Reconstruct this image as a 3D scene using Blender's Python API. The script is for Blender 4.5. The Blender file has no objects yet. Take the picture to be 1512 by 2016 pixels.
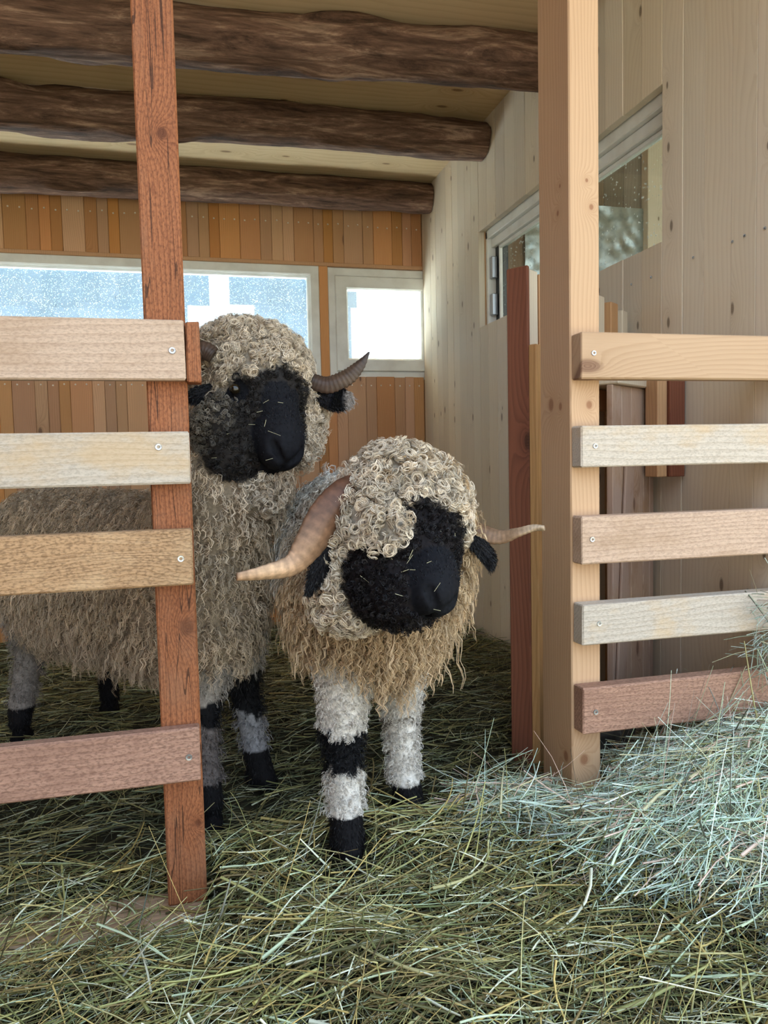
import bpy, bmesh, math, random
import numpy as np
from mathutils import Vector, Matrix, noise as mnoise
rng = np.random.default_rng(7); random.seed(7)
S = bpy.context.scene; COL = S.collection

# ------------------------------------------------------------------ camera
FPX = 1493.85; CH = 0.8
yaw, pit, rol = np.radians([14.2094, 3.8515, -1.2644])
cy, sy = np.cos(yaw), np.sin(yaw); cp, sp = np.cos(pit), np.sin(pit)
cF = np.array([sy*cp, cy*cp, -sp]); cR0 = np.array([cy, -sy, 0]); cU0 = np.cross(cR0, cF)
cc, ss = np.cos(rol), np.sin(rol); cR = cc*cR0+ss*cU0; cU = -ss*cR0+cc*cU0
CC = np.array([0, 0, CH])
def ray(x, y): return cF+cR*(x-756)/FPX-cU*(y-1008)/FPX
def PY(x, y, Y): d = ray(x, y); return CC+d*Y/d[1]
def PX(x, y, X): d = ray(x, y); return CC+d*X/d[0]
def PZ(x, y, Z=0.): d = ray(x, y); return CC+d*(Z-CH)/d[2]
def PD(x, y, D): return CC+ray(x, y)*D
cam = bpy.data.cameras.new('camera'); camo = bpy.data.objects.new('camera', cam); COL.objects.link(camo)
cam.sensor_fit = 'VERTICAL'; cam.sensor_height = 36; cam.lens = 36*FPX/2016; cam.clip_start = .02
camo.matrix_world = Matrix(((cR[0], cU[0], -cF[0], 0), (cR[1], cU[1], -cF[1], 0), (cR[2], cU[2], -cF[2], CH), (0, 0, 0, 1)))
S.camera = camo

# ------------------------------------------------------------------ light
SKY_TOP = (.50, .72, 1.0); SKY_HOR = (1., 1., 1.); GROUND = (.20, .21, .15)
W = bpy.data.worlds.new('world'); S.world = W; W.use_nodes = True
nt = W.node_tree; nt.nodes.clear()
o = nt.nodes.new('ShaderNodeOutputWorld'); b = nt.nodes.new('ShaderNodeBackground'); tc = nt.nodes.new('ShaderNodeTexCoord')
sx = nt.nodes.new('ShaderNodeSeparateXYZ'); rp = nt.nodes.new('ShaderNodeValToRGB'); mr = nt.nodes.new('ShaderNodeMapRange')
mr.inputs[1].default_value = -1; mr.inputs[2].default_value = 1
nt.links.new(tc.outputs['Generated'], sx.inputs[0]); nt.links.new(sx.outputs[2], mr.inputs[0]); nt.links.new(mr.outputs[0], rp.inputs[0])
nt.links.new(rp.outputs[0], b.inputs[0]); nt.links.new(b.outputs[0], o.inputs[0])
e = rp.color_ramp.elements
e[0].position = 0; e[0].color = (*GROUND, 1); e[1].position = 1; e[1].color = (*SKY_TOP, 1)
x = e.new(.47); x.color = (*GROUND, 1); x = e.new(.505); x.color = (*SKY_HOR, 1); x = e.new(.65); x.color = (.68, .84, 1, 1)
b.inputs[1].default_value = 1.9
W.cycles.sampling_method = 'MANUAL'; W.cycles.sample_map_resolution = 512
sl_ = bpy.data.lights.new('sun', 'SUN'); sl_.energy = 40; sl_.angle = .01; sl_.color = (1, .97, .93)
so = bpy.data.objects.new('sun', sl_); COL.objects.link(so)
so.rotation_euler = Vector((-.30, .62, .95)).to_track_quat('Z', 'Y').to_euler()     # high sun behind the shed
def portal(name, loc, sx_, sz_, ry):
    l = bpy.data.lights.new(name, 'AREA'); l.shape = 'RECTANGLE'; l.size = sx_; l.size_y = sz_
    l.cycles.is_portal = True
    ob = bpy.data.objects.new(name, l); COL.objects.link(ob); ob.location = loc; ob.rotation_euler = ry
R90 = math.pi/2
V = S.view_settings; V.view_transform = 'Standard'; V.look = 'None'; V.gamma = 1; V.use_curve_mapping = False
V.exposure = 0.72
S.cycles.max_bounces = 8; S.cycles.transparent_max_bounces = 16
S.cycles.sample_clamp_indirect = 6

# ------------------------------------------------------------------ object helpers
def link(name, data, parent=None, **kw):
    ob = bpy.data.objects.new(name, data); COL.objects.link(ob)
    if parent is not None: ob.parent = parent
    for k, v in kw.items(): ob[k] = v
    return ob
def empty(name, loc=(0, 0, 0), rz=0., **kw):
    ob = link(name, None, None, **kw); ob.location = loc; ob.rotation_euler = (0, 0, rz); ob.empty_display_size = .05
    return ob
def bm_obj(name, bm, mat, parent=None, loc=(0, 0, 0), smooth=False, **kw):
    me = bpy.data.meshes.new(name); bm.normal_update(); bm.to_mesh(me); bm.free()
    if mat: me.materials.append(mat)
    if smooth:
        for p in me.polygons: p.use_smooth = True
    ob = link(name, me, parent, **kw); ob.location = loc
    return ob
def box_bm(sx, sy, sz, bev=.0025, jit=0., seed=0):
    bm = bmesh.new(); bmesh.ops.create_cube(bm, size=1)
    for v in bm.verts: v.co = Vector((v.co.x*sx, v.co.y*sy, v.co.z*sz))
    if bev > 0: bmesh.ops.bevel(bm, geom=bm.edges[:], offset=min(bev, sx*.3, sy*.3, sz*.3), segments=1, affect='EDGES', clamp_overlap=True)
    if jit:
        r = random.Random(seed)
        for v in bm.verts: v.co += Vector((r.uniform(-jit, jit), r.uniform(-jit, jit), r.uniform(-jit, jit)))
    return bm
def box(name, x0, x1, y0, y1, z0, z1, mat, parent=None, bev=.0025, jit=0., **kw):
    """axis aligned board in world metres; parent assumed at its own offset"""
    bm = box_bm(x1-x0, y1-y0, z1-z0, bev, jit, hash((round(x0, 3), round(z0, 3))) & 999)
    off = Vector(parent.location) if parent is not None else Vector()
    if parent is not None and parent.parent is not None: off = off+Vector(parent.parent.location)
    return bm_obj(name, bm, mat, parent, Vector(((x0+x1)/2, (y0+y1)/2, (z0+z1)/2))-off, **kw)
def np_mesh(name, verts, faces, mat, parent=None, col=None, smooth=True, **kw):
    """faces (M,k) int array"""
    me = bpy.data.meshes.new(name); verts = np.asarray(verts, np.float32); faces = np.asarray(faces, np.int32)
    k = faces.shape[1]
    me.vertices.add(len(verts)); me.vertices.foreach_set('co', verts.ravel())
    me.loops.add(faces.size); me.loops.foreach_set('vertex_index', faces.ravel())
    me.polygons.add(len(faces)); me.polygons.foreach_set('loop_start', np.arange(0, faces.size, k, dtype=np.int32))
    me.polygons.foreach_set('loop_total', np.full(len(faces), k, np.int32))
    if smooth: me.polygons.foreach_set('use_smooth', np.ones(len(faces), bool))
    if col is not None:
        a = me.attributes.new('Col', 'FLOAT_COLOR', 'POINT')
        a.data.foreach_set('color', np.c_[col, np.ones(len(col))].astype(np.float32).ravel())
    me.update(calc_edges=True); me.validate()
    if mat: me.materials.append(mat)
    return link(name, me, parent, **kw)

# ------------------------------------------------------------------ materials
def nodes(name):
    m = bpy.data.materials.new(name); m.use_nodes = True; n = m.node_tree; n.nodes.clear()
    return m, n
def N(n, t, **kw):
    x = n.nodes.new(t)
    for k, v in kw.items(): setattr(x, k, v)
    return x
def mth(n, op, a, b=None, c=None, clamp=False):
    x = N(n, 'ShaderNodeMath', operation=op); x.use_clamp = clamp
    for i, v in enumerate((a, b, c)):
        if v is None: continue
        if isinstance(v, (int, float)): x.inputs[i].default_value = v
        else: n.links.new(v, x.inputs[i])
    return x.outputs[0]
def mixc(n, f, a, b, mode='MIX'):
    x = N(n, 'ShaderNodeMix', data_type='RGBA', blend_type=mode)
    for s, v in ((x.inputs[0], f), (x.inputs[6], a), (x.inputs[7], b)):
        if isinstance(v, (int, float)): s.default_value = v
        elif isinstance(v, tuple): s.default_value = (*v, 1) if len(v) == 3 else v
        else: n.links.new(v, s)
    return x.outputs[2]
def ramp(n, f, pts):
    r = N(n, 'ShaderNodeValToRGB'); n.links.new(f, r.inputs[0]); e = r.color_ramp.elements
    while len(e) < len(pts): e.new(.5)
    for q, (p, c) in zip(e, pts): q.position = p; q.color = (*c, 1) if isinstance(c, tuple) else (c, c, c, 1)
    return r.outputs[0]
def principled(n, col, rough=.6, spec=.3, normal=None, **kw):
    p = N(n, 'ShaderNodeBsdfPrincipled'); o = N(n, 'ShaderNodeOutputMaterial')
    if isinstance(col, tuple): p.inputs['Base Color'].default_value = (*col, 1)
    else: n.links.new(col, p.inputs['Base Color'])
    if isinstance(rough, (int, float)): p.inputs['Roughness'].default_value = rough
    else: n.links.new(rough, p.inputs['Roughness'])
    p.inputs['Specular IOR Level'].default_value = spec
    for k, v in kw.items(): p.inputs[k].default_value = v
    if normal is not None: n.links.new(normal, p.inputs['Normal'])
    n.links.new(p.outputs[0], o.inputs[0]); return p
def wood(name, light, dark, axis='z', freq=55., knots=.35, knotcol=(.09, .035, .015), var=.25, rough=.62, bump=.25,
         stain=None, stainamt=0., contrast=1., dist=3., crack=0., kn=(), grit=0., objvar=True, kscale=5.):
    """growth rings run along `axis`; knots bend them; each board is shifted by its own random"""
    m, n = nodes(name)
    tc = N(n, 'ShaderNodeTexCoord'); oi = N(n, 'ShaderNodeObjectInfo')
    add = N(n, 'ShaderNodeVectorMath', operation='MULTIPLY_ADD')
    cmb = N(n, 'ShaderNodeCombineXYZ')
    for i in range(3): n.links.new(oi.outputs['Random'], cmb.inputs[i])
    n.links.new(cmb.outputs[0], add.inputs[0]); add.inputs[1].default_value = (37, 23, 31); n.links.new(tc.outputs['Object'], add.inputs[2])
    sep = N(n, 'ShaderNodeSeparateXYZ'); n.links.new(add.outputs[0], sep.inputs[0])
    ax = 'xyz'.index(axis); others = [i for i in range(3) if i != ax]
    L = sep.outputs[ax]; A = sep.outputs[others[0]]; B = sep.outputs[others[1]]
    def vec(a, b, c):
        x = N(n, 'ShaderNodeCombineXYZ')
        for i, v in enumerate((a, b, c)): n.links.new(v, x.inputs[i])
        return x.outputs[0]
    def noise(v, scale, det=3, r=.55):
        x = N(n, 'ShaderNodeTexNoise'); n.links.new(v, x.inputs[0]); x.inputs['Scale'].default_value = scale
        x.inputs['Detail'].default_value = det; x.inputs['Roughness'].default_value = r; return x.outputs[0]
    v = vec(A, B, mth(n, 'MULTIPLY', L, .12))
    vk = vec(mth(n, 'ADD', A, B), mth(n, 'MULTIPLY', L, .45), 0.) if False else None
    cv = N(n, 'ShaderNodeCombineXYZ'); n.links.new(mth(n, 'ADD', A, B), cv.inputs[0]); n.links.new(mth(n, 'MULTIPLY', L, .42), cv.inputs[1]); vk = cv.outputs[0]
    vo = N(n, 'ShaderNodeTexVoronoi', voronoi_dimensions='2D'); n.links.new(vk, vo.inputs[0]); vo.inputs['Scale'].default_value = kscale; vo.inputs['Randomness'].default_value = 1
    d = vo.outputs['Distance']; sc = N(n, 'ShaderNodeSeparateColor'); n.links.new(vo.outputs['Color'], sc.inputs[0])
    has = mth(n, 'LESS_THAN', sc.outputs[0], knots)
    ksz = mth(n, 'MULTIPLY_ADD', sc.outputs[1], .05, .035)
    kd = mth(n, 'DIVIDE', d, ksz)                                     # 1 at the knot's edge
    if kn:
        sp2 = N(n, 'ShaderNodeSeparateXYZ'); n.links.new(tc.outputs['Object'], sp2.inputs[0])
        rs = mth(n, 'ADD', sp2.outputs[others[0]], sp2.outputs[others[1]]); rl = sp2.outputs[ax]
        has = mth(n, 'MULTIPLY', has, .0); kd = None
        for (ks, kl, kr) in kn:
            q_ = mth(n, 'SQRT', mth(n, 'ADD', mth(n, 'POWER', mth(n, 'ABSOLUTE', mth(n, 'DIVIDE', mth(n, 'SUBTRACT', rs, ks), kr)), 2), mth(n, 'POWER', mth(n, 'ABSOLUTE', mth(n, 'DIVIDE', mth(n, 'SUBTRACT', rl, kl), kr*1.25)), 2)))
            kd = q_ if kd is None else mth(n, 'MINIMUM', kd, q_)
        has = mth(n, 'ADD', has, 1.)
    swirl = mth(n, 'MULTIPLY', has, mth(n, 'POWER', 2.718, mth(n, 'MULTIPLY', kd, -.55)))
    bend = noise(vec(A, B, mth(n, 'MULTIPLY', L, .25)), dist*1.6, 2)
    ph = mth(n, 'ADD', mth(n, 'MULTIPLY', mth(n, 'ADD', A, mth(n, 'MULTIPLY', B, .8)), freq), mth(n, 'MULTIPLY', bend, freq*.09))
    ph = mth(n, 'ADD', ph, mth(n, 'MULTIPLY', swirl, 9.))
    ph = mth(n, 'ADD', ph, mth(n, 'MULTIPLY', noise(v, 60, 2), .35))
    fr = mth(n, 'FRACT', ph)
    ringv = mth(n, 'POWER', fr, 2.2)
    ringv = mth(n, 'MULTIPLY', ringv, mth(n, 'SUBTRACT', 1., mth(n, 'POWER', fr, 14.)))
    fine = noise(vec(A, B, mth(n, 'MULTIPLY', L, .02)), 420, 2)
    big = noise(vec(A, B, mth(n, 'MULTIPLY', L, .3)), 7, 3)
    f = mth(n, 'ADD', mth(n, 'MULTIPLY', ringv, .62*contrast), mth(n, 'MULTIPLY', mth(n, 'SUBTRACT', fine, .5), .35*contrast))
    f = mth(n, 'ADD', f, mth(n, 'MULTIPLY', mth(n, 'SUBTRACT', big, .5), .5))
    f = mth(n, 'ADD', f, mth(n, 'MULTIPLY', swirl, .5), None, True)
    col = mixc(n, f, light, dark)
    if grit:
        gn = noise(vec(A, B, mth(n, 'MULTIPLY', L, .45)), 300, 3, .6)
        col = mixc(n, mth(n, 'MULTIPLY', ramp(n, gn, [(.40, 1.), (.52, 0.)]), grit), col, tuple(c*.55 for c in dark))
        col = mixc(n, mth(n, 'MULTIPLY', ramp(n, gn, [(.58, 0.), (.70, 1.)]), grit*.6), col, tuple(min(1, c*1.35) for c in light))
        dent = noise(vec(A, B, L), 26, 3, .6)
        col = mixc(n, mth(n, 'MULTIPLY', ramp(n, dent, [(.30, 1.), (.36, 0.)]), grit), col, dark)
    kmask = mth(n, 'MULTIPLY', has, mth(n, 'SUBTRACT', 1., mth(n, 'SMOOTHSTEP', kd, .75, 1.15) if False else mth(n, 'MULTIPLY', mth(n, 'SUBTRACT', kd, .6), 2.2, None, True)), None, True)
    kin = mth(n, 'MULTIPLY_ADD', mth(n, 'FRACT', mth(n, 'MULTIPLY', kd, 4.)), .3, .55)
    col = mixc(n, mth(n, 'MULTIPLY', kmask, kin), col, knotcol)
    if objvar:
        hs = N(n, 'ShaderNodeHueSaturation'); n.links.new(col, hs.inputs['Color'])
        n.links.new(mth(n, 'MULTIPLY_ADD', oi.outputs['Random'], var*1.6, 1-var*.8), hs.inputs['Value'])
        r2 = mth(n, 'FRACT', mth(n, 'MULTIPLY', oi.outputs['Random'], 17.3))
        n.links.new(mth(n, 'MULTIPLY_ADD', r2, var*1.6, 1-var*.8), hs.inputs['Saturation'])
        n.links.new(mth(n, 'MULTIPLY_ADD', mth(n, 'FRACT', mth(n, 'MULTIPLY', oi.outputs['Random'], 7.7)), var*.06, .5-var*.03), hs.inputs['Hue'])
        col = hs.outputs[0]
    if stain:
        sn = noise(vec(A, B, mth(n, 'MULTIPLY', L, .5)), 9, 5, .65)
        col = mixc(n, mth(n, 'MULTIPLY', ramp(n, sn, [(.5, 0.), (.66, 1.)]), stainamt), col, stain)
    h = mth(n, 'ADD', mth(n, 'MULTIPLY', ringv, -.6), mth(n, 'MULTIPLY', fine, .5))
    if crack:
        cn = noise(vec(A, B, mth(n, 'MULTIPLY', L, .035)), 38, 2)
        cm = mth(n, 'MULTIPLY', mth(n, 'LESS_THAN', mth(n, 'ABSOLUTE', mth(n, 'SUBTRACT', cn, .5)), .006*crack), 1.)
        col = mixc(n, mth(n, 'MULTIPLY', cm, .75), col, (.03, .012, .006)); h = mth(n, 'SUBTRACT', h, mth(n, 'MULTIPLY', cm, 2.))
    bp = N(n, 'ShaderNodeBump'); bp.inputs['Strength'].default_value = bump; bp.inputs['Distance'].default_value = .0012; n.links.new(h, bp.inputs['Height'])
    principled(n, col, rough, .25, bp.outputs[0])
    return m
M = {}
def kpt(px, py, box_c, Y=None, X=None):
    p = PY(px, py, Y) if Y else PX(px, py, X); c_ = np.array(box_c); q = p-c_; return (q[0]+q[1], q[2])
LPC = (-.03625, 1.5125, 1.137); RPC = (.8585, 1.6155, 1.105)
M['post_red'] = wood('red_stained_wood', (.37, .135, .055), (.17, .05, .02), 'z', 120, .45, (.10, .03, .012), 0, grit=.5, crack=1.0, kn=[(*kpt(368, 1235, LPC, 1.485), .016), (*kpt(318, 262, LPC, 1.485), .011), (*kpt(390, 1620, LPC, 1.485), .007)], bump=.7, contrast=1.2, stain=(.30, .14, .075), stainamt=.5, objvar=False)
M['post_pale'] = wood('pale_planed_spruce', (.60, .38, .225), (.43, .24, .12), 'z', 110, .4, (.26, .10, .045), 0, kn=[(*kpt(1160, 797, RPC, 1.541), .0085), (*kpt(1155, 355, RPC, 1.541), .004), (*kpt(1150, 1495, RPC, 1.541), .012), (*kpt(1085, 797, RPC, None, .822), .014), (*kpt(1098, 420, RPC, None, .822), .006)], bump=.2, contrast=.9, objvar=False)
M['slat_a'] = wood('weathered_spruce_slat', (.56, .385, .27), (.35, .215, .14), 'x', 95, .12, (.10, .05, .03), .16, grit=.3, bump=.6, stain=(.40, .25, .15), stainamt=.5)
M['slat_b'] = wood('bleached_spruce_slat', (.63, .53, .43), (.42, .325, .24), 'x', 95, .08, (.16, .08, .05), .10, grit=.3, bump=.6, stain=(.62, .40, .19), stainamt=.5)
M['slat_c'] = wood('rough_sawn_honey_slat', (.52, .30, .145), (.30, .155, .065), 'x', 160, .08, (.16, .07, .04), .1, grit=.6, bump=1., stain=(.76, .52, .30), stainamt=.45, dist=7)
M['slat_d'] = wood('pink_brown_slat', (.45, .255, .17), (.24, .12, .08), 'x', 95, .1, (.12, .05, .04), .1, grit=.55, bump=.6, stain=(.25, .13, .09), stainamt=.45)
M['wall_r'] = wood('pale_spruce_board', (.74, .65, .52), (.58, .48, .36), 'z', 75, .45, (.10, .06, .035), .12, bump=.15, contrast=.8, kscale=9)
M['wall_b'] = wood('larch_cladding', (.64, .345, .17), (.42, .195, .085), 'z', 110, .15, (.12, .05, .03), .2, bump=.15, contrast=.9)
M['ceil'] = wood('ceiling_panel', (.66, .50, .31), (.46, .30, .155), 'x', 26, .5, (.14, .06, .03), .15, bump=.1, contrast=.8, kscale=5)
M['dark_red'] = wood('dark_red_batten', (.24, .075, .035), (.11, .032, .016), 'z', 120, .3, (.05, .02, .01), .1, bump=.5)
M['tan_board'] = wood('tan_board', (.60, .34, .155), (.40, .20, .08), 'z', 110, .2, (.14, .06, .03), .12, bump=.3)
M['pinkish'] = wood('pinkish_grey_board', (.58, .42, .33), (.36, .22, .16), 'z', 110, .2, (.14, .07, .05), .15, bump=.3, stain=(.34, .19, .09), stainamt=.6)
M['sill'] = wood('worn_sill_wood', (.42, .27, .17), (.16, .10, .065), 'x', 60, .2, (.08, .04, .02), 0, bump=1., stain=(.62, .42, .24), stainamt=.7, objvar=False)
def bark():
    m, n = nodes('debarked_log')
    tc = N(n, 'ShaderNodeTexCoord'); mp = N(n, 'ShaderNodeMapping'); n.links.new(tc.outputs['Object'], mp.inputs[0]); mp.inputs['Scale'].default_value = (.13, 1, 1)
    a = N(n, 'ShaderNodeTexNoise'); n.links.new(mp.outputs[0], a.inputs[0]); a.inputs['Scale'].default_value = 22; a.inputs['Detail'].default_value = 8; a.inputs['Roughness'].default_value = .75; a.inputs['Distortion'].default_value = .6
    c = N(n, 'ShaderNodeTexNoise'); n.links.new(mp.outputs[0], c.inputs[0]); c.inputs['Scale'].default_value = 75; c.inputs['Detail'].default_value = 4
    col = ramp(n, a.outputs[0], [(.34, (.045, .026, .017)), (.44, (.13, .072, .05)), (.54, (.22, .128, .09)), (.64, (.44, .29, .21)), (.76, (.27, .165, .115))])
    col = mixc(n, .65, col, ramp(n, c.outputs[0], [(.3, .25), (.7, 1.1)]), 'MULTIPLY')
    b = N(n, 'ShaderNodeBump'); b.inputs['Strength'].default_value = .9; b.inputs['Distance'].default_value = .008
    n.links.new(mth(n, 'ADD', a.outputs[0], mth(n, 'MULTIPLY', c.outputs[0], .35)), b.inputs['Height'])
    principled(n, col, .75, .2, b.outputs[0]); return m
M['log'] = bark()
def plain(name, col, rough=.5, spec=.3, **kw):
    m, n = nodes(name); principled(n, col, rough, spec, **kw); return m
def dirty(name, col, col2, scale, rough):
    m, n = nodes(name); t = N(n, 'ShaderNodeTexNoise'); tc = N(n, 'ShaderNodeTexCoord'); n.links.new(tc.outputs['Object'], t.inputs[0])
    t.inputs['Scale'].default_value = scale; t.inputs['Detail'].default_value = 5
    principled(n, mixc(n, ramp(n, t.outputs[0], [(.45, 0.), (.75, 1.)]), col, col2), rough, .4); return m
M['pvc'] = dirty('white_window_plastic', (.86, .88, .85), (.72, .72, .68), 9, .35)
M['metal'] = dirty('zinc_screw', (.50, .51, .53), (.22, .21, .21), 300, .3)
M['metal'].node_tree.nodes['Principled BSDF'].inputs['Metallic'].default_value = .8
M['nail'] = plain('nail_head', (.85, .76, .66), .5)
M['black'] = plain('black_gasket', (.012, .014, .016), .4)
M['steel'] = plain('grey_hinge_steel', (.45, .47, .5), .35, .5, Metallic=.9)
def glass(name, film, filmcol, spk, scale, spkcol):
    m, n = nodes(name); o = N(n, 'ShaderNodeOutputMaterial'); tc = N(n, 'ShaderNodeTexCoord')
    tr = N(n, 'ShaderNodeBsdfTransparent'); tr.inputs[0].default_value = (.93, .98, .97, 1)
    gl = N(n, 'ShaderNodeBsdfGlossy'); gl.inputs['Roughness'].default_value = .03
    fr = N(n, 'ShaderNodeFresnel'); fr.inputs[0].default_value = 1.45
    df = N(n, 'ShaderNodeBsdfTranslucent'); df2 = N(n, 'ShaderNodeBsdfDiffuse')
    vo = N(n, 'ShaderNodeTexVoronoi'); n.links.new(tc.outputs['Object'], vo.inputs[0]); vo.inputs['Scale'].default_value = scale
    ns = N(n, 'ShaderNodeTexNoise'); n.links.new(tc.outputs['Object'], ns.inputs[0]); ns.inputs['Scale'].default_value = 5; ns.inputs['Detail'].default_value = 5; ns.inputs['Roughness'].default_value = .7
    sc = N(n, 'ShaderNodeSeparateColor'); n.links.new(vo.outputs['Color'], sc.inputs[0])
    sp_ = mth(n, 'MULTIPLY', mth(n, 'LESS_THAN', vo.outputs['Distance'], mth(n, 'MULTIPLY', sc.outputs[0], .5)), mth(n, 'LESS_THAN', sc.outputs[1], spk))
    c = mixc(n, sp_, filmcol, spkcol); n.links.new(c, df.inputs[0]); n.links.new(c, df2.inputs[0])
    a = N(n, 'ShaderNodeMixShader'); a.inputs[0].default_value = .35; n.links.new(df.outputs[0], a.inputs[1]); n.links.new(df2.outputs[0], a.inputs[2])
    f = mth(n, 'ADD', mth(n, 'MULTIPLY', ns.outputs[0], film*2), mth(n, 'MULTIPLY', sp_, .6), None, True)
    mx = N(n, 'ShaderNodeMixShader'); n.links.new(f, mx.inputs[0]); n.links.new(tr.outputs[0], mx.inputs[1]); n.links.new(a.outputs[0], mx.inputs[2])
    m2 = N(n, 'ShaderNodeMixShader'); gm = N(n, 'ShaderNodeNewGeometry'); n.links.new(mth(n, 'MULTIPLY', fr.outputs[0], mth(n, 'SUBTRACT', 1., gm.outputs['Backfacing'])), m2.inputs[0]); n.links.new(mx.outputs[0], m2.inputs[1]); n.links.new(gl.outputs[0], m2.inputs[2])
    n.links.new(m2.outputs[0], o.inputs[0]); return m
M['glass_b'] = glass('dusty_window_glass', .30, (.15, .26, .37), .45, 170, (.50, .65, .76))
M['glass_c'] = glass('clear_dusty_glass', .07, (.3, .5, .6), .2, 170, (.6, .8, .9))
M['glass_s'] = glass('smeared_side_glass', .05, (.45, .60, .60), .12, 120, (.8, .9, .9))
def vcol(name, rough=.6, spec=.2, trans=0., noise=0., nscale=200, sheen=0.):
    m, n = nodes(name); a = N(n, 'ShaderNodeAttribute', attribute_name='Col'); col = a.outputs['Color']
    if noise:
        t = N(n, 'ShaderNodeTexNoise'); tc = N(n, 'ShaderNodeTexCoord'); n.links.new(tc.outputs['Object'], t.inputs[0]); t.inputs['Scale'].default_value = nscale; t.inputs['Detail'].default_value = 4
        col = mixc(n, noise, col, ramp(n, t.outputs[0], [(.3, .3), (.7, 1.4)]), 'MULTIPLY')
    p = principled(n, col, rough, spec)
    if sheen: p.inputs['Sheen Weight'].default_value = sheen
    if trans:
        tl = N(n, 'ShaderNodeBsdfTranslucent'); n.links.new(col, tl.inputs[0]); mx = N(n, 'ShaderNodeMixShader'); mx.inputs[0].default_value = trans
        n.links.new(p.outputs[0], mx.inputs[1]); n.links.new(tl.outputs[0], mx.inputs[2])
        n.links.new(mx.outputs[0], [x for x in n.nodes if x.type == 'OUTPUT_MATERIAL'][0].inputs[0])
    return m
M['hay'] = vcol('dried_grass', .45, .45, .18)
M['wool'] = vcol('wool_fibre', .5, .3, .2)
M['skin'] = vcol('sheep_coat_base', .75, .12, 0, .5, 160)
M['horn'] = vcol('ridged_horn', .5, .35, 0, .35, 120)
M['earth'] = dirty('trampled_litter', (.030, .026, .012), (.06, .05, .022), 30, .9)

# ------------------------------------------------------------------ the room
XW, YB, ZC = 1.35, 4.3, 2.33
WY0, WY1, WZ0, WZ1 = 1.98, 3.41, 1.418, 1.86
def screw(parent, x, y, z, r=.006, face='y'):
    bm = bmesh.new(); prof = [(r, 0), (r*.9, -.0018), (r*.45, -.0016), (r*.38, .001), (0.0001, .001)]; nseg = 12; rings = []
    for rr, h in prof: rings.append([bm.verts.new((math.cos(t)*rr*(1 if k < 3 or i % 2 == 0 else .62), h, math.sin(t)*rr*(1 if k < 3 or i % 2 == 0 else .62))) for i, t in enumerate([2*math.pi*i/nseg for i in range(nseg)]) for k in [prof.index((rr, h))]])
    for a, b_ in zip(rings, rings[1:]):
        for i in range(nseg): bm.faces.new((a[i], a[(i+1) % nseg], b_[(i+1) % nseg], b_[i]))
    bmesh.ops.recalc_face_normals(bm, faces=bm.faces[:])
    off = Vector(parent.location)+(Vector(parent.parent.location) if parent.parent else Vector())
    ob = bm_obj('screw', bm, M['metal'], parent, Vector((x, y, z))-off)
    if face == 'x': ob.rotation_euler = (0, 0, -R90)
    return ob
wr = empty('wall_right', (XW, 2, 0), kind='structure')
ys = [WY0]
while ys[-1] > 1.5: ys.append(ys[-1]-random.uniform(.085, .12))
ys = ys[::-1]
k = 14; ys += [WY0+(WY1-WY0)*i/k for i in range(1, k+1)]
while ys[-1] < YB-.13: ys.append(ys[-1]+random.uniform(.085, .115))
ys.append(YB)
for a, b_ in zip(ys, ys[1:]):
    o_ = random.uniform(0, .0025)
    if a >= WY0-1e-4 and b_ <= WY1+1e-4: segs = [(-.25, WZ0), (WZ1, ZC+.02)]
    else: segs = [(-.25, ZC+.02)]
    for z0, z1 in segs: box('board', XW+o_, XW+.03, a+.0006, b_-.0006, z0, z1, M['wall_r'], wr, bev=.0012)
for px, py in [(1466, 464), (1506, 449), (1282, 546), (1243, 560), (1365, 507), (1442, 476)]:
    p = PX(px, py, XW-.001); screw(wr, p[0], p[1], p[2], .004, 'x')
wb = empty('wall_back', (0, YB, 0), kind='structure')
xs = [XW]
while xs[-1] > -2.0: xs.append(xs[-1]-random.choice([.055, .062, .062, .11]))
WBT, WBB = 1.91, 1.287
def nail(parent, x, z, y=YB-.0005):
    bm = bmesh.new(); bmesh.ops.create_cone(bm, cap_ends=True, segments=7, radius1=.005, radius2=.0035, depth=.003)
    bmesh.ops.rotate(bm, verts=bm.verts, matrix=Matrix.Rotation(R90, 3, 'X'))
    bm_obj('nail', bm, M['nail'], parent, Vector((x, y, z))-Vector(parent.location)-Vector(parent.parent.location))
for a, b_ in zip(xs[1:], xs):
    o_ = random.uniform(0, .003)
    t = box('board', a+.0006, b_-.0006, YB+o_, YB+.025, WBT, ZC+.02, M['wall_b'], wb, bev=.002)
    u = box('board', a+.0006, b_-.0006, YB+o_, YB+.025, -.3, WBB-random.uniform(0, .004), M['wall_b'], wb, bev=.002)
    if a > -.95:
        for q in ([.5] if b_-a < .08 else [.25, .75]):
            nail(t, a+(b_-a)*q, 2.135+random.uniform(-.006, .006)); nail(u, a+(b_-a)*q, 1.235+random.uniform(-.004, .004))
wl = empty('wall_left_and_blocker', (-2, 2, 0), kind='structure')
for i in range(26): box('board', -1.33, -1.30, -2.2+i*.139, -2.2+i*.139+.138, -.35, 2.38, M['dark_red'], wl, .002)  # unseen dark boards added to block light from the left
yy = 1.45
while yy < YB: box('board', -2.03, -2.0, yy, min(yy+.139, YB), -.25, ZC, M['wall_r'], wl, bev=.002); yy += .14
ce = empty('ceiling', (0, 2.5, ZC), kind='structure')
for a, b_ in ((.8, 1.38), (1.38, 1.9), (1.9, 2.4), (2.4, 2.97), (2.97, 3.55), (3.55, 4.32)):
    box('panel', -2.03, XW+.03, a+.001, b_-.001, ZC, ZC+.025, M['ceil'], ce, bev=.002)
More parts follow.
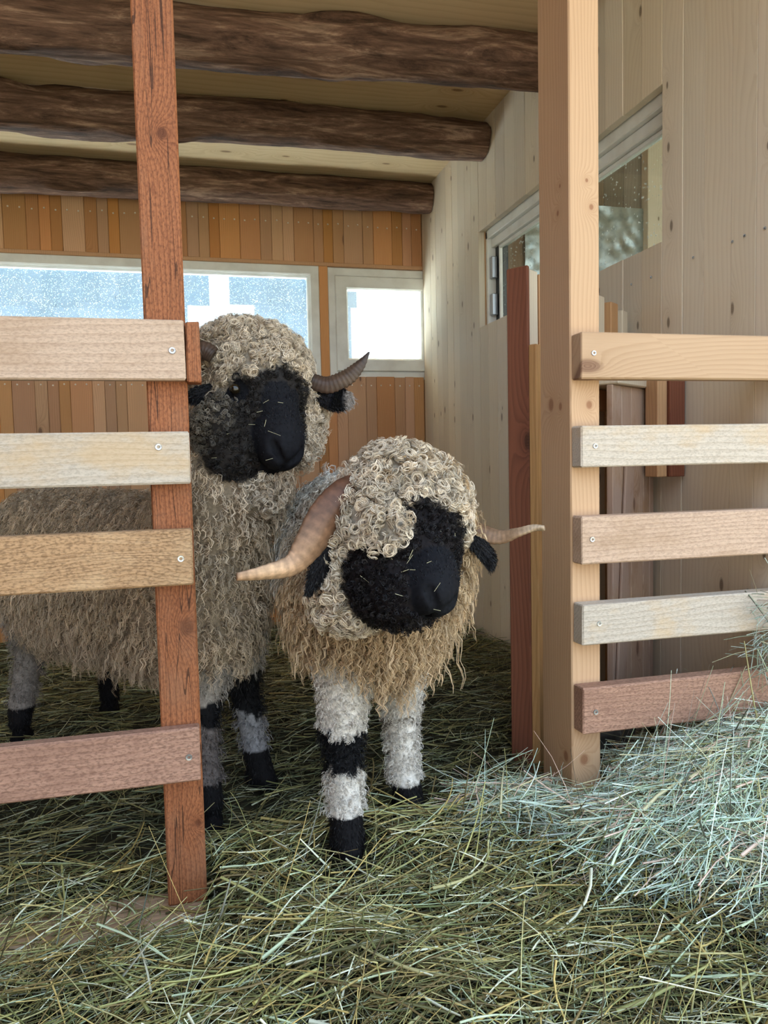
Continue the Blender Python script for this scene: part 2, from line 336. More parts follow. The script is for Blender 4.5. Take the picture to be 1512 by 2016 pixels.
box('roof', -2.2, 4.2, .8, 5.3, ZC+.05, ZC+.09, M['ceil'], None, 0, kind='structure')  # rear overhang added to keep direct sun out of the back windows
box('sheathing', XW+.031, XW+.034, ys[0], WY0-.001, -.3, ZC+.05, M['tan_board'], wr, 0)
box('sheathing', XW+.031, XW+.034, WY1+.002, YB+.03, -.3, ZC+.05, M['tan_board'], wr, 0)
box('sheathing', XW+.031, XW+.034, WY0, WY1, -.3, WZ0-.03, M['tan_board'], wr, 0)
box('sheathing', XW+.031, XW+.034, WY0, WY1, WZ1+.02, ZC+.05, M['tan_board'], wr, 0)
box('sheathing', -2.1, XW+.05, YB+.026, YB+.03, WBT+.02, ZC+.05, M['tan_board'], wb, 0)
box('sheathing', -2.1, XW+.05, YB+.026, YB+.03, -.3, WBB-.01, M['tan_board'], wb, 0)

# windows -----------------------------------------------------------
def rail_frame(name, x0, x1, z0, z1, w, y0, y1, mat, parent):
    """mitred frame as one mesh"""
    bm = bmesh.new(); bev = .004
    O = [(x0, z0), (x1, z0), (x1, z1), (x0, z1)]; I = [(x0+w, z0+w), (x1-w, z0+w), (x1-w, z1-w), (x0+w, z1-w)]
    def ring(pts, y): return [bm.verts.new((x, y, z)) for x, z in pts]
    O2 = [(x0+bev, z0+bev), (x1-bev, z0+bev), (x1-bev, z1-bev), (x0+bev, z1-bev)]; I2 = [(x0+w-bev*2, z0+w-bev*2), (x1-w+bev*2, z0+w-bev*2), (x1-w+bev*2, z1-w+bev*2), (x0+w-bev*2, z1-w+bev*2)]
    rs = [ring(O, y1), ring(O, y0+bev), ring(O2, y0), ring(I2, y0), ring(I, y0+bev*2), ring(I, y1)]
    for a, b_ in zip(rs, rs[1:]+rs[:1]):
        for i in range(4): bm.faces.new((a[i], a[(i+1) % 4], b_[(i+1) % 4], b_[i]))
    bmesh.ops.recalc_face_normals(bm, faces=bm.faces[:])
    return bm_obj(name, bm, mat, parent, -Vector(parent.location))
w1 = empty('window_1', (-.3, YB, 1.3), kind='structure')
rail_frame('window_frame', -1.95, .742, 1.272, 1.905, .055, YB+.005, YB+.07, M['pvc'], w1)
rail_frame('glazing_bead', -1.9, .69, 1.342, 1.853, .014, YB+.02, YB+.06, M['pvc'], w1)
box('pane', -1.89, .68, YB+.045, YB+.049, 1.35, 1.845, M['glass_b'], w1, 0)
w2 = empty('window_2', (1.1, YB, 1.3), kind='structure')
rail_frame('window_frame', .792, XW+.05, 1.272, 1.90, .05, YB+.008, YB+.07, M['pvc'], w2)
rail_frame('sash', .832, XW+.06, 1.318, 1.852, .072, YB-.006, YB+.06, M['pvc'], w2)
box('pane', .895, 1.345, YB+.03, YB+.034, 1.385, 1.785, M['glass_c'], w2, 0)
box('trim_1', .742, .792, YB+.003, YB+.06, 1.285, 1.91, M['wall_b'], None, kind='structure')
box('trim_2', -2, XW+.03, YB-.006, YB+.03, 1.902, 1.922, M['wall_b'], None, kind='structure')
w3 = empty('window_3', (XW+.05, 2.7, 1.4), kind='structure')
def ybox(name, x0, x1, y0, y1, z0, z1, m): return box(name, x0, x1, y0, y1, z0, z1, m, w3, .003)
ybox('reveal', XW+.031, XW+.05, WY1-.0, WY1+.02, WZ0-.02, WZ1+.02, M['tan_board'])
ybox('window_frame', XW+.035, XW+.10, WY0-.06, WY1+.05, WZ1-.035, WZ1+.04, M['pvc'])
ybox('window_frame', XW+.055, XW+.12, WY0-.06, WY1, WZ1-.075, WZ1-.036, M['pvc'])
ybox('window_frame', XW+.032, XW+.10, WY0-.06, WY1+.05, WZ0-.06, WZ0+.006, M['pvc'])
ybox('window_frame', XW+.035, XW+.11, WY1-.02, WY1+.05, WZ0-.03, WZ1, M['pvc'])
ybox('window_frame', XW+.035, XW+.11, WY0-.06, WY0-.012, WZ0-.03, WZ1, M['pvc'])
ybox('gasket', XW+.075, XW+.12, WY1-.07, WY1-.021, WZ0+.01, WZ1-.036, M['black'])
for z in (1.47, 1.64): ybox('hinge', XW+.045, XW+.074, WY1-.05, WY1-.022, z, z+.10, M['steel'])
ybox('glazing_bead', XW+.07, XW+.085, WY0-.02, WY1-.07, WZ1-.092, WZ1-.076, M['pvc'])
ybox('glazing_bead', XW+.07, XW+.085, WY1-.085, WY1-.071, WZ0+.01, WZ1-.08, M['pvc'])
box('pane', XW+.086, XW+.09, WY0-.05, WY1-.07, WZ0-.02, WZ1-.06, M['glass_s'], w3, 0)

# neighbouring room behind the side window ---------------------------
M['barn_brown'] = wood('dull_brown_board', (.20, .14, .085), (.10, .065, .04), 'z', 60, .1, (.03, .02, .02), .3)
M['cloud'] = dirty('crinkled_foil', (.40, .45, .44), (.20, .25, .25), 22, .3)
M['cloud'].node_tree.nodes['Principled BSDF'].inputs['Metallic'].default_value = .75
def foil():
    bm = bmesh.new(); bmesh.ops.create_grid(bm, x_segments=130, y_segments=80, size=.5)
    for v in bm.verts:
        x_, z_ = v.co.x*2.2, v.co.y*1.35
        q = mnoise.ridged_multi_fractal(Vector((x_*13, z_*13, 1.7)), .8, 2.2, 4, 1, 2)
        v.co = Vector((x_, -.006*q, z_))
    return bm
nw = empty('wall_1', (2.4, 3.5, 0), kind='structure')
for i in range(18):
    x0 = XW+.16+i*.11
    box('board', x0, x0+.109, 3.50, 3.52, 0, 2.6, M['barn_brown'], nw, .002)
bm_obj('foil_sheet', foil(), M['cloud'], nw, Vector((2.72, 3.49, 1.37))-nw.location, smooth=True)
box('wall_2', 3.7, 3.73, .8, 3.52, -.3, 2.6, M['wall_b'], None, 0, kind='structure')
box('trim_3', 2.27, 2.36, 3.44, 3.50, -.1, 2.6, M['wall_r'], None, kind='structure')

# outside behind the shed ---------------------------------------------
M['meadow'] = dirty('sunlit_gravel', (.17, .165, .12), (.11, .12, .07), 3, .9)
M['barn'] = wood('weathered_dark_barn_board', (.16, .17, .19), (.07, .08, .10), 'z', 60, .1, (.03, .02, .02), .2, objvar=True)
bar = empty('barn', (-2.5, 14, 0), label='dark weathered timber barn seen blurred through the dusty long window', category='barn')
def barn_board(x0, x1, z1, y=9.2): box('board', x0, x1-.01, y, y+.04, -.3, z1, M['barn'], bar, .005)

YBN = 14.
def bx_(px): return PY(px, 580, YBN)[0]
def bz_(py): return PY(500, py, YBN)[2]
def barn_fill(p0, p1, z0, z1):
    a, b__ = bx_(p0), bx_(p1); n_ = max(1, int((b__-a)/.3)); w_ = (b__-a)/n_
    for i in range(n_): box('board', a+i*w_, a+(i+1)*w_-.0005, YBN, YBN+.04, z0, z1, M['barn'], bar, .005)
barn_fill(-500, 412, bz_(604), 5.); barn_fill(412, 452, bz_(545), 5.); barn_fill(452, 702, bz_(600), 5.); barn_fill(-500, 368, -.2, bz_(604)); barn_fill(500, 690, -.2, bz_(600))
box('roof', bx_(-500), bx_(715), YBN-.5, YBN+2, 5., 5.15, M['barn'], bar, .005)
box('ground', -40, 40, -14, 60, -.45, -.35, M['meadow'], None, 0, kind='structure')
M['bounce_yard'] = dirty('pale_bounce_slab', (.70, .72, .74), (.55, .58, .58), 2, .9)
box('bounce_yard', -6, 7, 4.9, 13.6, -.36, -.30, M['bounce_yard'], None, 0, kind='structure')  # unseen pale slab added to bounce sun through the windows onto the ceiling
# ------------------------------------------------------------------ roof logs
def rlog(name, y0, y1, z0, z1, r0, r1, xl, xr, seed, label):
    n1, n2 = 110, 26; V_ = []; F_ = []
    for i in range(n1):
        t = i/(n1-1); x = xl+(xr-xl)*t; r = r0+(r1-r0)*t
        c = Vector((x, y0+(y1-y0)*t+.02*mnoise.noise(Vector((x*1.1, seed, 0))), z0+(z1-z0)*t+.012*mnoise.noise(Vector((x*1.3, seed, 5)))))
        for j in range(n2):
            a = 2*math.pi*j/n2; d = Vector((0, math.cos(a), math.sin(a)))
            q = mnoise.fractal(Vector((x*3.2, d.y*1.1+seed, d.z*1.1)), 1, 2, 3)*.09+mnoise.noise(Vector((x*14, d.y*3+seed, d.z*3)))*.035
            kn = max(0, mnoise.noise(Vector((x*2.3+seed, d.y*1.6, d.z*1.6)))-.38)*.9
            rr = r*(1+q+kn)
            p = c+d*rr
            p.z = min(p.z, ZC-.001)
            V_.append(p)
    for i in range(n1-1):
        for j in range(n2): F_.append((i*n2+j, i*n2+(j+1) % n2, (i+1)*n2+(j+1) % n2, (i+1)*n2+j))
    ob = np_mesh(name, [list(v) for v in V_], F_, M['log'])
    bm = bmesh.new(); bm.from_mesh(ob.data); bmesh.ops.holes_fill(bm, edges=bm.edges[:], sides=0); bm.to_mesh(ob.data); bm.free()
    ob['label'] = label; ob['category'] = 'log'; ob['group'] = 'rough logs carrying the ceiling'
    return ob
rlog('roof_log', 2.78, 2.64, 2.205, 2.235, .098, .092, -2, XW-.004, 1.3, 'rough brown debarked ceiling log nearest the viewer, passing behind both posts')
rlog('roof_log', 3.38, 3.33, 2.225, 2.245, .092, .085, -2, XW-.004, 8.1, 'middle one of three rough brown ceiling logs, its right end broken and notched')
rlog('roof_log', 4.12, 4.13, 2.225, 2.255, .098, .078, -2, XW-.004, 15.7, 'rough brown log farthest back, lying just above the nailed wall cladding')

# ------------------------------------------------------------------ fences
SF, SB = 1.455, 1.485     # slat front and back, left fence
fl = empty('slat_fence', (-.03, 1.5, -.06), label='slatted fence on a red-stained post with four slats, left of the opening', category='fence')
box('post', -.0735, 0.001, SB, SB+.055, -.056, ZC, M['post_red'], fl, .003, .001)
for z0, z1, mt, sc_, lab in ((.957, 1.066, 'slat_a', (339, 690), 'pale slat with a screw, wavy grain'), (.766, .862, 'slat_b', (312, 880), 'bleached whitish slat'), (.576, .681, 'slat_c', (356, 1100), 'rough sawn honey-brown slat'), (.2, .303, 'slat_d', (372, 1491), 'reddish brown stained bottom slat')):
    s_ = box('slat', -1.99, -.0005+random.uniform(-.002, .002), SF, SB-.0005, z0, z1, M[mt], fl, .003, .0008, label=lab)
    p = PY(*sc_, SF-.0005); screw(s_, p[0], p[1], p[2], .0066)
box('end_block', .001, .026, SF+.003, SB+.02, .953, 1.063, M['post_red'], fl, .002, .001)
sl = box('sill_beam', -1.95, .0, SB-.06, SB+.07, -.16, -.057, M['sill'], None, .012, .004)
sl['label'] = 'worn dark sill timber half buried in hay under the red-stained post'; sl['category'] = 'beam'
fr_ = empty('slat_fence', (.86, 1.55, -.08), label='slatted fence on a pale planed post with five slats, right of the opening', category='fence')
box('post', .822, .895, 1.541, 1.69, -.12, ZC, M['post_pale'], fr_, .003)
for z0, z1, mt, sc_, lab in ((.968, 1.068, 'slat_c2', (1169, 695), 'honey coloured top slat'), (.776, .867, 'slat_b', (1172, 878), 'bleached whitish slat'), (.562, .668, 'slat_a', (1166, 1062), 'tan slat with wavy grain'), (.381, .473, 'slat_b', (1180, 1228), 'bleached slat with hay caught on it'), (.180, .285, 'slat_d', (1173, 1402), 'reddish brown bottom slat')):
    if mt == 'slat_c2': M[mt] = wood('honey_slat', (.55, .36, .22), (.40, .24, .13), 'x', 95, .05, (.16, .07, .04), .05, bump=.4)
    s_ = box('slat', .823+random.uniform(-.001, .004), XW-.002, 1.498, 1.5405, z0, z1, M[mt], fr_, .003, .0008, label=lab)
    p = PY(*sc_, 1.4975); screw(s_, p[0], p[1], p[2], .0062)
# stake partition running back from the post to the side wall
PA = Vector((.838, 1.79, 0)); pang = math.atan2(.576, .817)
pt = empty('stake_partition', PA, pang, label='low partition of upright stakes and boards behind the pale post, reaching the side wall', category='partition')
def pbox(name, u0, u1, v0, v1, z0, z1, m, bev=.003, **kw):
    bm = box_bm(u1-u0, v1-v0, z1-z0, bev); return bm_obj(name, bm, M[m], pt, ((u0+u1)/2, (v0+v1)/2, (z0+z1)/2), **kw)
pbox('stake', 0, .012, 0, .062, -.1, 1.283, 'dark_red', label='dark red stake edge facing the sheep')
pbox('stake', .0125, .055, .001, .06, -.1, 1.276, 'wall_r')
pbox('stake', .066, .10, .002, .06, -.1, 1.272, 'tan_board')
pbox('stake', .15, .195, .002, .05, -.1, 1.282, 'tan_board')
pbox('stake', .235, .275, .002, .05, -.1, 1.276, 'wall_r')
pbox('stake', .32, .36, .002, .05, -.1, 1.268, 'tan_board')
pbox('stake', .41, .458, .002, .05, -.1, 1.272, 'wall_r')
pbox('stake', .49, .54, -.004, .05, -.1, 1.262, 'tan_board')
pbox('stake', .558, .598, -.01, .03, -.1, 1.245, 'wall_r')
pbox('board', .0, .115, -.024, -.0005, -.1, 1.085, 'tan_board', label='tan upright board screwed on the stakes')
pbox('rail', .24, .535, -.135, -.012, .992, 1.018, 'wall_r')
pbox('rail', .24, .53, -.028, -.012, .93, .991, 'tan_board')
for a, w_, z0 in ((.24, .058, -.1), (.3, .062, -.1), (.365, .085, -.1), (.453, .045, -.1), (.5, .03, -.1)):
    ob = pbox('board', a, a+w_-.0015, -.118, -.100, z0, .991, 'pinkish', .002)
pbox('board', .268, .325, -.128, -.119, -.05, .78, 'pinkish').rotation_euler = (0, .10, 0)
for x0, x1, y0, y1, m_, lb in ((1.268, 1.299, 1.875, 1.935, 'tan_board', 'pale cut upright block'), (1.3, 1.349, 1.865, 1.93, 'dark_red', 'dark red upright block')):
    bm = box_bm(x1-x0, y1-y0, .278, .002); c_ = Matrix.Rotation(-pang, 3, 'Z')@(Vector(((x0+x1)/2, (y0+y1)/2, .877))-PA)
    ob = bm_obj('block', bm, M[m_], pt, c_, label=lb); ob.rotation_euler = (0, 0, -pang)
p = PY(1067, 705, 1.76); 
# stone at the foot of the partition
bm = bmesh.new(); bmesh.ops.create_icosphere(bm, subdivisions=4, radius=1)
for v in bm.verts:
    q = 1+.28*mnoise.fractal(v.co*1.4+Vector((3, 1, 2)), 1, 2, 4); v.co = Vector((v.co.x*.10*q, v.co.y*.07*q, v.co.z*.07*q))
M['stone'] = dirty('grey_stump', (.10, .095, .085), (.045, .035, .028), 25, .85)
st = bm_obj('stone', bm, M['stone'], None, (1.03, 1.80, .06), smooth=True); st['label'] = 'dark grey stone lying in the hay behind the bottom right slat'; st['category'] = 'stone'

# ------------------------------------------------------------------ strand builder
def strands(name, P, Wd, C, mat, parent=None, sides=2, **kw):
    """P (n,k,3) centre lines, Wd (n,k) half widths, C (n,k,3) colours"""
    n_, k_, _ = P.shape
    T = np.gradient(P, axis=1); T /= np.linalg.norm(T, axis=2, keepdims=True)+1e-9
    r = rng.normal(size=(n_, 1, 3)); A = np.cross(T, np.broadcast_to(r, T.shape)); A /= np.linalg.norm(A, axis=2, keepdims=True)+1e-9
    w = Wd[..., None]
    if sides == 2: rings = np.stack([P-A*w, P+A*w], 2)
    else:
        B = np.cross(T, A); rings = np.stack([P+w*(math.cos(t)*A+math.sin(t)*B) for t in (0, 2.094, 4.189)], 2)
    s_ = rings.shape[2]; verts = rings.reshape(-1, 3)
    base = (np.arange(n_)[:, None]*k_+np.arange(k_-1)[None])*s_
    fs = []
    for j in range(1 if s_ == 2 else s_):
        j2 = (j+1) % s_; fs.append(np.stack([base+j, base+j2, base+s_+j2, base+s_+j], -1).reshape(-1, 4))
    F_ = np.concatenate(fs); col = np.repeat(C.reshape(-1, 3), s_, 0)
    return np_mesh(name, verts, F_, mat, parent, col, True, **kw)

# ------------------------------------------------------------------ litter and hay
def hgt(x, y):
    x = np.asarray(x, float); y = np.asarray(y, float)
    h = -.055+.045*np.clip((y-1.42)/.12, 0, 1)*np.clip((3.2-y)/.8, 0, 1)*np.clip((x+.05)/.1, 0, 1)
    h = h+.018*np.clip((1.9-y)/-.3, 0, 1)*np.clip((2.9-y)/.5, 0, 1)
    h = h-.05*np.clip((y-2.9)/1.0, 0, 1)
    h = h+.03*np.exp(-((x-1.3)/.12)**2)*np.clip((y-2.1)/.4, 0, 1)
    h = h+.20*np.exp(-((x-1.32)/.30)**2-((y-1.36)/.26)**2)+.07*np.exp(-((x-.95)/.22)**2-((y-1.33)/.2)**2)
    h = h-.035*np.clip((.03-x)/.04, 0, 1)*np.clip((y-1.30)/.08, 0, 1)*np.clip((1.6-y)/.05, 0, 1)
    h = h+.012*np.sin(x*7.3+1.1*np.sin(y*5))*np.sin(y*6.1+.7)+.006*np.sin(x*19+y*13)
    return h
gx, gy = np.meshgrid(np.linspace(-2, XW+.01, 170), np.linspace(.2, YB, 190))
gz = hgt(gx, gy)-.022
idx = np.arange(gx.size).reshape(gx.shape)
Fg = np.stack([idx[:-1, :-1], idx[:-1, 1:], idx[1:, 1:], idx[1:, :-1]], -1).reshape(-1, 4)
np_mesh('floor', np.c_[gx.ravel(), gy.ravel(), gz.ravel()], Fg, M['earth'], None, kind='structure')
def hoof(px, py, Y=None): p = PZ(px, py, -.01); return float(p[0]), float(p[1])
HOOFXY = [hoof(684, 1672), hoof(803, 1600), hoof(412, 1605), hoof(512, 1545), hoof(42, 1440), hoof(216, 1388)]
def hay(name, n_, xr, yr, lmin, lmax, w, lift, tilt, pal, bright=1., k_=4, mask=None, up=0., low=.2, **kw):
    x = rng.uniform(*xr, n_); y = rng.uniform(*yr, n_)
    if mask is not None:
        ok = rng.uniform(size=n_) < mask(x, y); x, y = x[ok], y[ok]; n_ = len(x)
    a = rng.uniform(0, 2*np.pi, n_); a = np.where(rng.uniform(size=n_) < .45, rng.normal(.2, .5, n_), a)
    L_ = lmin+(lmax-lmin)*rng.beta(1.4, 3, n_)
    s_ = np.linspace(-.5, .5, k_)[None]*L_[:, None]
    bend = rng.normal(0, .07, n_)[:, None]*(s_**2)/np.maximum(L_[:, None], .01)*4
    dx, dy = np.cos(a)[:, None], np.sin(a)[:, None]
    X_ = x[:, None]+dx*s_-dy*bend; Y_ = y[:, None]+dy*s_+dx*bend
    Z_ = hgt(np.clip(X_, -2, XW), Y_)*.5+hgt(x, y)[:, None]*.5
    tl = rng.normal(0, tilt, n_); upm = rng.uniform(size=n_) < up; tl = np.where(upm, rng.uniform(.4, 1.3, n_), tl)
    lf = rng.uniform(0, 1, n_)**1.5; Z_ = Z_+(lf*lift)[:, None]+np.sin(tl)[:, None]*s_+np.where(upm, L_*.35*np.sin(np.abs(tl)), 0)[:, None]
    sh = np.where(upm, np.cos(tl), 1)[:, None]; X_ = x[:, None]+(X_-x[:, None])*sh; Y_ = y[:, None]+(Y_-y[:, None])*sh
    X_ = np.minimum(X_, XW-.003)
    # keep stems out of the posts
    hoofhit = np.zeros(len(X_), bool)
    for hx_, hy_ in HOOFXY: hoofhit |= ((np.hypot(X_-hx_, Y_-(hy_-.012)) < .042) & (Z_ > hgt(X_, Y_)+.012)).any(1)
    inpost = hoofhit | ((X_ > -.08) & (X_ < .006) & (Y_ > SF) & (Y_ < SB+.06) & (Z_ > -.05)).any(1) | ((X_ > .815) & (X_ < .9) & (Y_ > 1.5) & (Y_ < 1.7)).any(1)
    keep = ~inpost; P_ = np.stack([X_, Y_, Z_], -1)[keep]; n_ = len(P_)
    pal = np.array(pal); c = pal[rng.integers(0, len(pal), n_)]*rng.uniform(.7, 1.25, (n_, 1))*bright*(low+(1-low)*np.clip(lf[keep]*1.8, 0, 1))[:, None]  # stems lying low are coloured darker, painting the shade between stems
    C_ = np.repeat(c[:, None], k_, 1)*rng.uniform(.85, 1.15, (n_, k_, 1))
    prof = np.linspace(1, .45, k_)[None]
    return strands(name, P_, w*rng.lognormal(0, .45, n_)[:, None]*prof, C_, M['hay'], None, 3, kind='stuff', **kw)
PAL_O = [(.42, .38, .16), (.26, .26, .10), (.50, .42, .18), (.18, .15, .06), (.66, .66, .46), (.34, .38, .22), (.12, .13, .06)]
PAL_F = [(.64, .58, .28), (.50, .47, .18), (.64, .49, .18), (.36, .36, .14), (.86, .86, .66), (.30, .23, .08), (.22, .24, .09), (.14, .13, .05), (.60, .68, .46), (.26, .19, .08)]
PAL_M = [(.62, .70, .60), (.52, .62, .52), (.66, .72, .66), (.46, .54, .38), (.52, .48, .30), (.58, .44, .36), (.46, .58, .50), (.16, .17, .12)]  # cool pale tones put the skylight from the right into the hay colour
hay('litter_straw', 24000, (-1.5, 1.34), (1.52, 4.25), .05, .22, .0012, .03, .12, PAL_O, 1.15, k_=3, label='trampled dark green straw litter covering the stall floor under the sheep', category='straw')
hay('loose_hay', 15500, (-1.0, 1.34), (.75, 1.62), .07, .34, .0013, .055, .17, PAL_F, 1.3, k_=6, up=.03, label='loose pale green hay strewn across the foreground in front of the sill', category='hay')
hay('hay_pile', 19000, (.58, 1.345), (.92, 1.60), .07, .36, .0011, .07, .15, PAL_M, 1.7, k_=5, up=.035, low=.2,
    mask=lambda x, y: np.clip((hgt(x, y)+.045)/.07, 0, 1), label='heaped hay piled under the right-hand slats, tinted bluish pale for skylight', category='hay')

# ------------------------------------------------------------------ implicit sheep
def smin(a, b_, k): h = np.clip(.5+.5*(b_-a)/k, 0, 1); return b_+(a-b_)*h-k*h*(1-h)
class SDF:
    def __init__(s, prims): s.p = prims
    def one(s, q, P):
        a, b_, ra, rb, k, tag = q[:6]; a = np.asarray(a, np.float32); b_ = np.asarray(b_, np.float32)
        d = b_-a; L2 = float(d@d)+1e-9; t = np.clip(((P-a)@d)/L2, 0, 1)
        return np.sqrt(((P-a-t[..., None]*d)**2).sum(-1))-(ra+(rb-ra)*t)
    def eval(s, P, tags=False):
        D = np.full(P.shape[:-1], .5, np.float32); best = np.full(P.shape[:-1], 9., np.float32); tg = np.zeros(P.shape[:-1], np.int16)
        for i, q in enumerate(s.p):
            d = s.one(q, P)
            if q[5] < 0: D = -smin(-D, d, q[4])           # carve
            else:
                D = smin(D, d, q[4])
                if tags: m_ = d < best; best = np.where(m_, d, best); tg = np.where(m_, q[5], tg)
        return (D, tg) if tags else D
    def grid(s, h):
        lo = np.min([np.minimum(np.asarray(q[0])-q[2], np.asarray(q[1])-q[3]) for q in s.p if q[5] >= 0], 0)-.03
        hi = np.max([np.maximum(np.asarray(q[0])+q[2], np.asarray(q[1])+q[3]) for q in s.p if q[5] >= 0], 0)+.03
        nn = np.ceil((hi-lo)/h).astype(int)+1
        D = np.full(nn, .5, np.float32)
        ax = [lo[i]+h*np.arange(nn[i]) for i in range(3)]
        for q in s.p:
            m_ = max(q[2], q[3])+.06
            l = np.minimum(q[0], q[1])-m_; u = np.maximum(q[0], q[1])+m_
            sl_ = [slice(max(0, int((l[i]-lo[i])/h)), min(nn[i], int((u[i]-lo[i])/h)+2)) for i in range(3)]
            G = np.stack(np.meshgrid(ax[0][sl_[0]], ax[1][sl_[1]], ax[2][sl_[2]], indexing='ij'), -1).astype(np.float32)
            d = s.one(q, G); sub = D[tuple(sl_)]
            D[tuple(sl_)] = -smin(-sub, d, q[4]) if q[5] < 0 else smin(sub, d, q[4])
        return D, lo, h
    def mesh(s, h=.007):
        D, lo, h = s.grid(h); ins = D < 0
        c = np.zeros(np.array(D.shape)-1, np.int8)
        offs = [(i, j, k) for i in (0, 1) for j in (0, 1) for k in (0, 1)]
        sl_ = lambda o_: tuple(slice(o_[i], D.shape[i]-1+o_[i]) for i in range(3))
        for o_ in offs: c += ins[sl_(o_)]
        act = (c > 0) & (c < 8); ids = np.full(act.shape, -1, np.int64); A = np.argwhere(act); ids[act] = np.arange(len(A))
        acc = np.zeros((len(A), 3)); cnt = np.zeros(len(A))
        for o1 in offs:
            for ax_ in range(3):
                if o1[ax_]: continue
                o2 = list(o1); o2[ax_] = 1
                d1 = D[tuple((A+o1).T)]; d2 = D[tuple((A+o2).T)]; m_ = (d1 < 0) != (d2 < 0)
                t = d1/(d1-d2+1e-12); p_ = A+np.array(o1, float); p_ = p_.astype(float); p_[:, ax_] += t
                acc[m_] += p_[m_]; cnt[m_] += 1
        Vt = lo+h*(acc/np.maximum(cnt, 1)[:, None]); Fc = []
        for ax_ in range(3):
            a1, a2 = [(1, 2), (2, 0), (0, 1)][ax_]
            sA = [slice(1, n_-1) for n_ in D.shape]; sA[ax_] = slice(0, D.shape[ax_]-1)
            sB = list(sA); sB[ax_] = slice(1, D.shape[ax_])
            e1 = ins[tuple(sA)]; e2 = ins[tuple(sB)]
            for flip in (0, 1):
                E_ = np.argwhere((e1 & ~e2) if not flip else (~e1 & e2))
                off = np.array([1, 1, 1]); off[ax_] = 0; E_ = E_+off
                def cell(d1, d2):
                    q = E_.copy(); q[:, a1] += d1; q[:, a2] += d2; return ids[tuple(q.T)]
                quad = [cell(-1, -1), cell(0, -1), cell(0, 0), cell(-1, 0)]
                if flip: quad = quad[::-1]
                Fc.append(np.stack(quad, -1))
        Fc = np.concatenate(Fc); Fc = Fc[(Fc >= 0).all(1)]
        for _ in range(2):                                   # pull vertices onto the surface
            d = s.eval(Vt.astype(np.float32)); g = s.grad(Vt); Vt = Vt-np.clip(d, -.004, .004)[:, None]*g
        return Vt, Fc
    def grad(s, P_, e_=.004):
        P_ = np.asarray(P_, np.float32); g = np.stack([s.eval(P_+np.eye(3, dtype=np.float32)[i]*e_)-s.eval(P_-np.eye(3, dtype=np.float32)[i]*e_) for i in range(3)], -1)
        return g/(np.linalg.norm(g, axis=-1, keepdims=True)+1e-9)
def vnoise(P_, s_, seed=0):
    q = P_*s_+seed*3.7
    return (np.sin(q[..., 0]*1.7+1.3*np.sin(q[..., 1]*1.3+seed))+np.sin(q[..., 1]*1.9+1.1*np.sin(q[..., 2]*1.5))+np.sin(q[..., 2]*2.1+1.2*np.sin(q[..., 0]*1.1)))/3

T_BODY, T_NECK, T_HEAD, T_LEG, T_WOOLTOP, T_CHEEK = 0, 1, 2, 3, 4, 5
def norm(v): v = np.asarray(v, float); return v/np.linalg.norm(v)
class Head:
    def __init__(s, poll, nose, lat, scale=1., drop=0., tp=0., mz=1., curl=.10, ww=.035):
        s.mz = mz; s.drop, s.curl, s.ww, s.tp = drop, curl, ww, tp
        s.o = np.array(poll, float); s.n = norm(np.array(nose)-s.o); s.L = np.linalg.norm(np.array(nose)-s.o)
        l = np.array(lat, float); l -= (l@s.n)*s.n; s.l = norm(l); s.u = np.cross(s.l, s.n)     # l: towards the viewer's right
        if s.u@cF > 0 and s.u[2] < 0: s.u = -s.u
        s.k = s.L/.27*scale
    def w(s, a, b_, c): return s.o+s.k*(a*s.n+b_*s.u+c*s.l)
    def loc(s, P_): q = (P_-s.o)/s.k; return q@s.n, q@s.u, q@s.l
    def prims(s):
        w, k = s.w, s.k; P_ = []
        def c(a, b_, ra, rb, sm=.03, t=T_HEAD): P_.append((w(*a), w(*b_), ra*k, rb*k, sm, t))
        c((-.005, -.03, 0), (.06, -.03, 0), .085, .080)            # skull
        c((.06, -.012, 0), (.20, -.022, 0), .054, .042, .03)       # roman nose
        c((.20, -.036, 0), (.230, -.038, 0), .044*s.mz, .039*s.mz, .015)      # muzzle
        for q in (-1, 1):
            c((.05, -.075, .035*q), (.15, -.07, .028*q), .062, .045, .03)   # woolly cheeks
            c((.225, -.030, .016*q), (.24, -.034, .016*q), .026, .022, .01)
            c((.075, .0, .052*q), (.085, -.005, .052*q), .018, .016, .02)   # brow
        c((.12, -.078, 0), (.19, -.082, 0), .040, .030, .02)
        c((.17, -.088, 0), (.224, -.082, 0), .030*s.mz, .022*s.mz, .006)      # lower jaw
        c((-.045, -.022-s.drop, -s.ww), (-.045, -.022-s.drop, s.ww), .090, .090, .05, T_WOOLTOP)
        c((.0, .004-s.drop, -s.ww+.005), (.0, .004-s.drop, s.ww-.005), .064, .064, .04, T_WOOLTOP)
        for q in (-1, 1):
            P_.append((w(.272, -.034, .009*q), w(.252, -.016, .030*q), .006*k, .0095*k, .005, -1))   # nostrils
            P_.append((w(.256, -.066, .0), w(.190, -.074, .046*q), .0055*k, .0055*k, .005, -1))          # mouth line
        P_.append((w(.278, -.036, 0), w(.262, -.058, 0), .0035*k, .0035*k, .006, -1))
        return P_

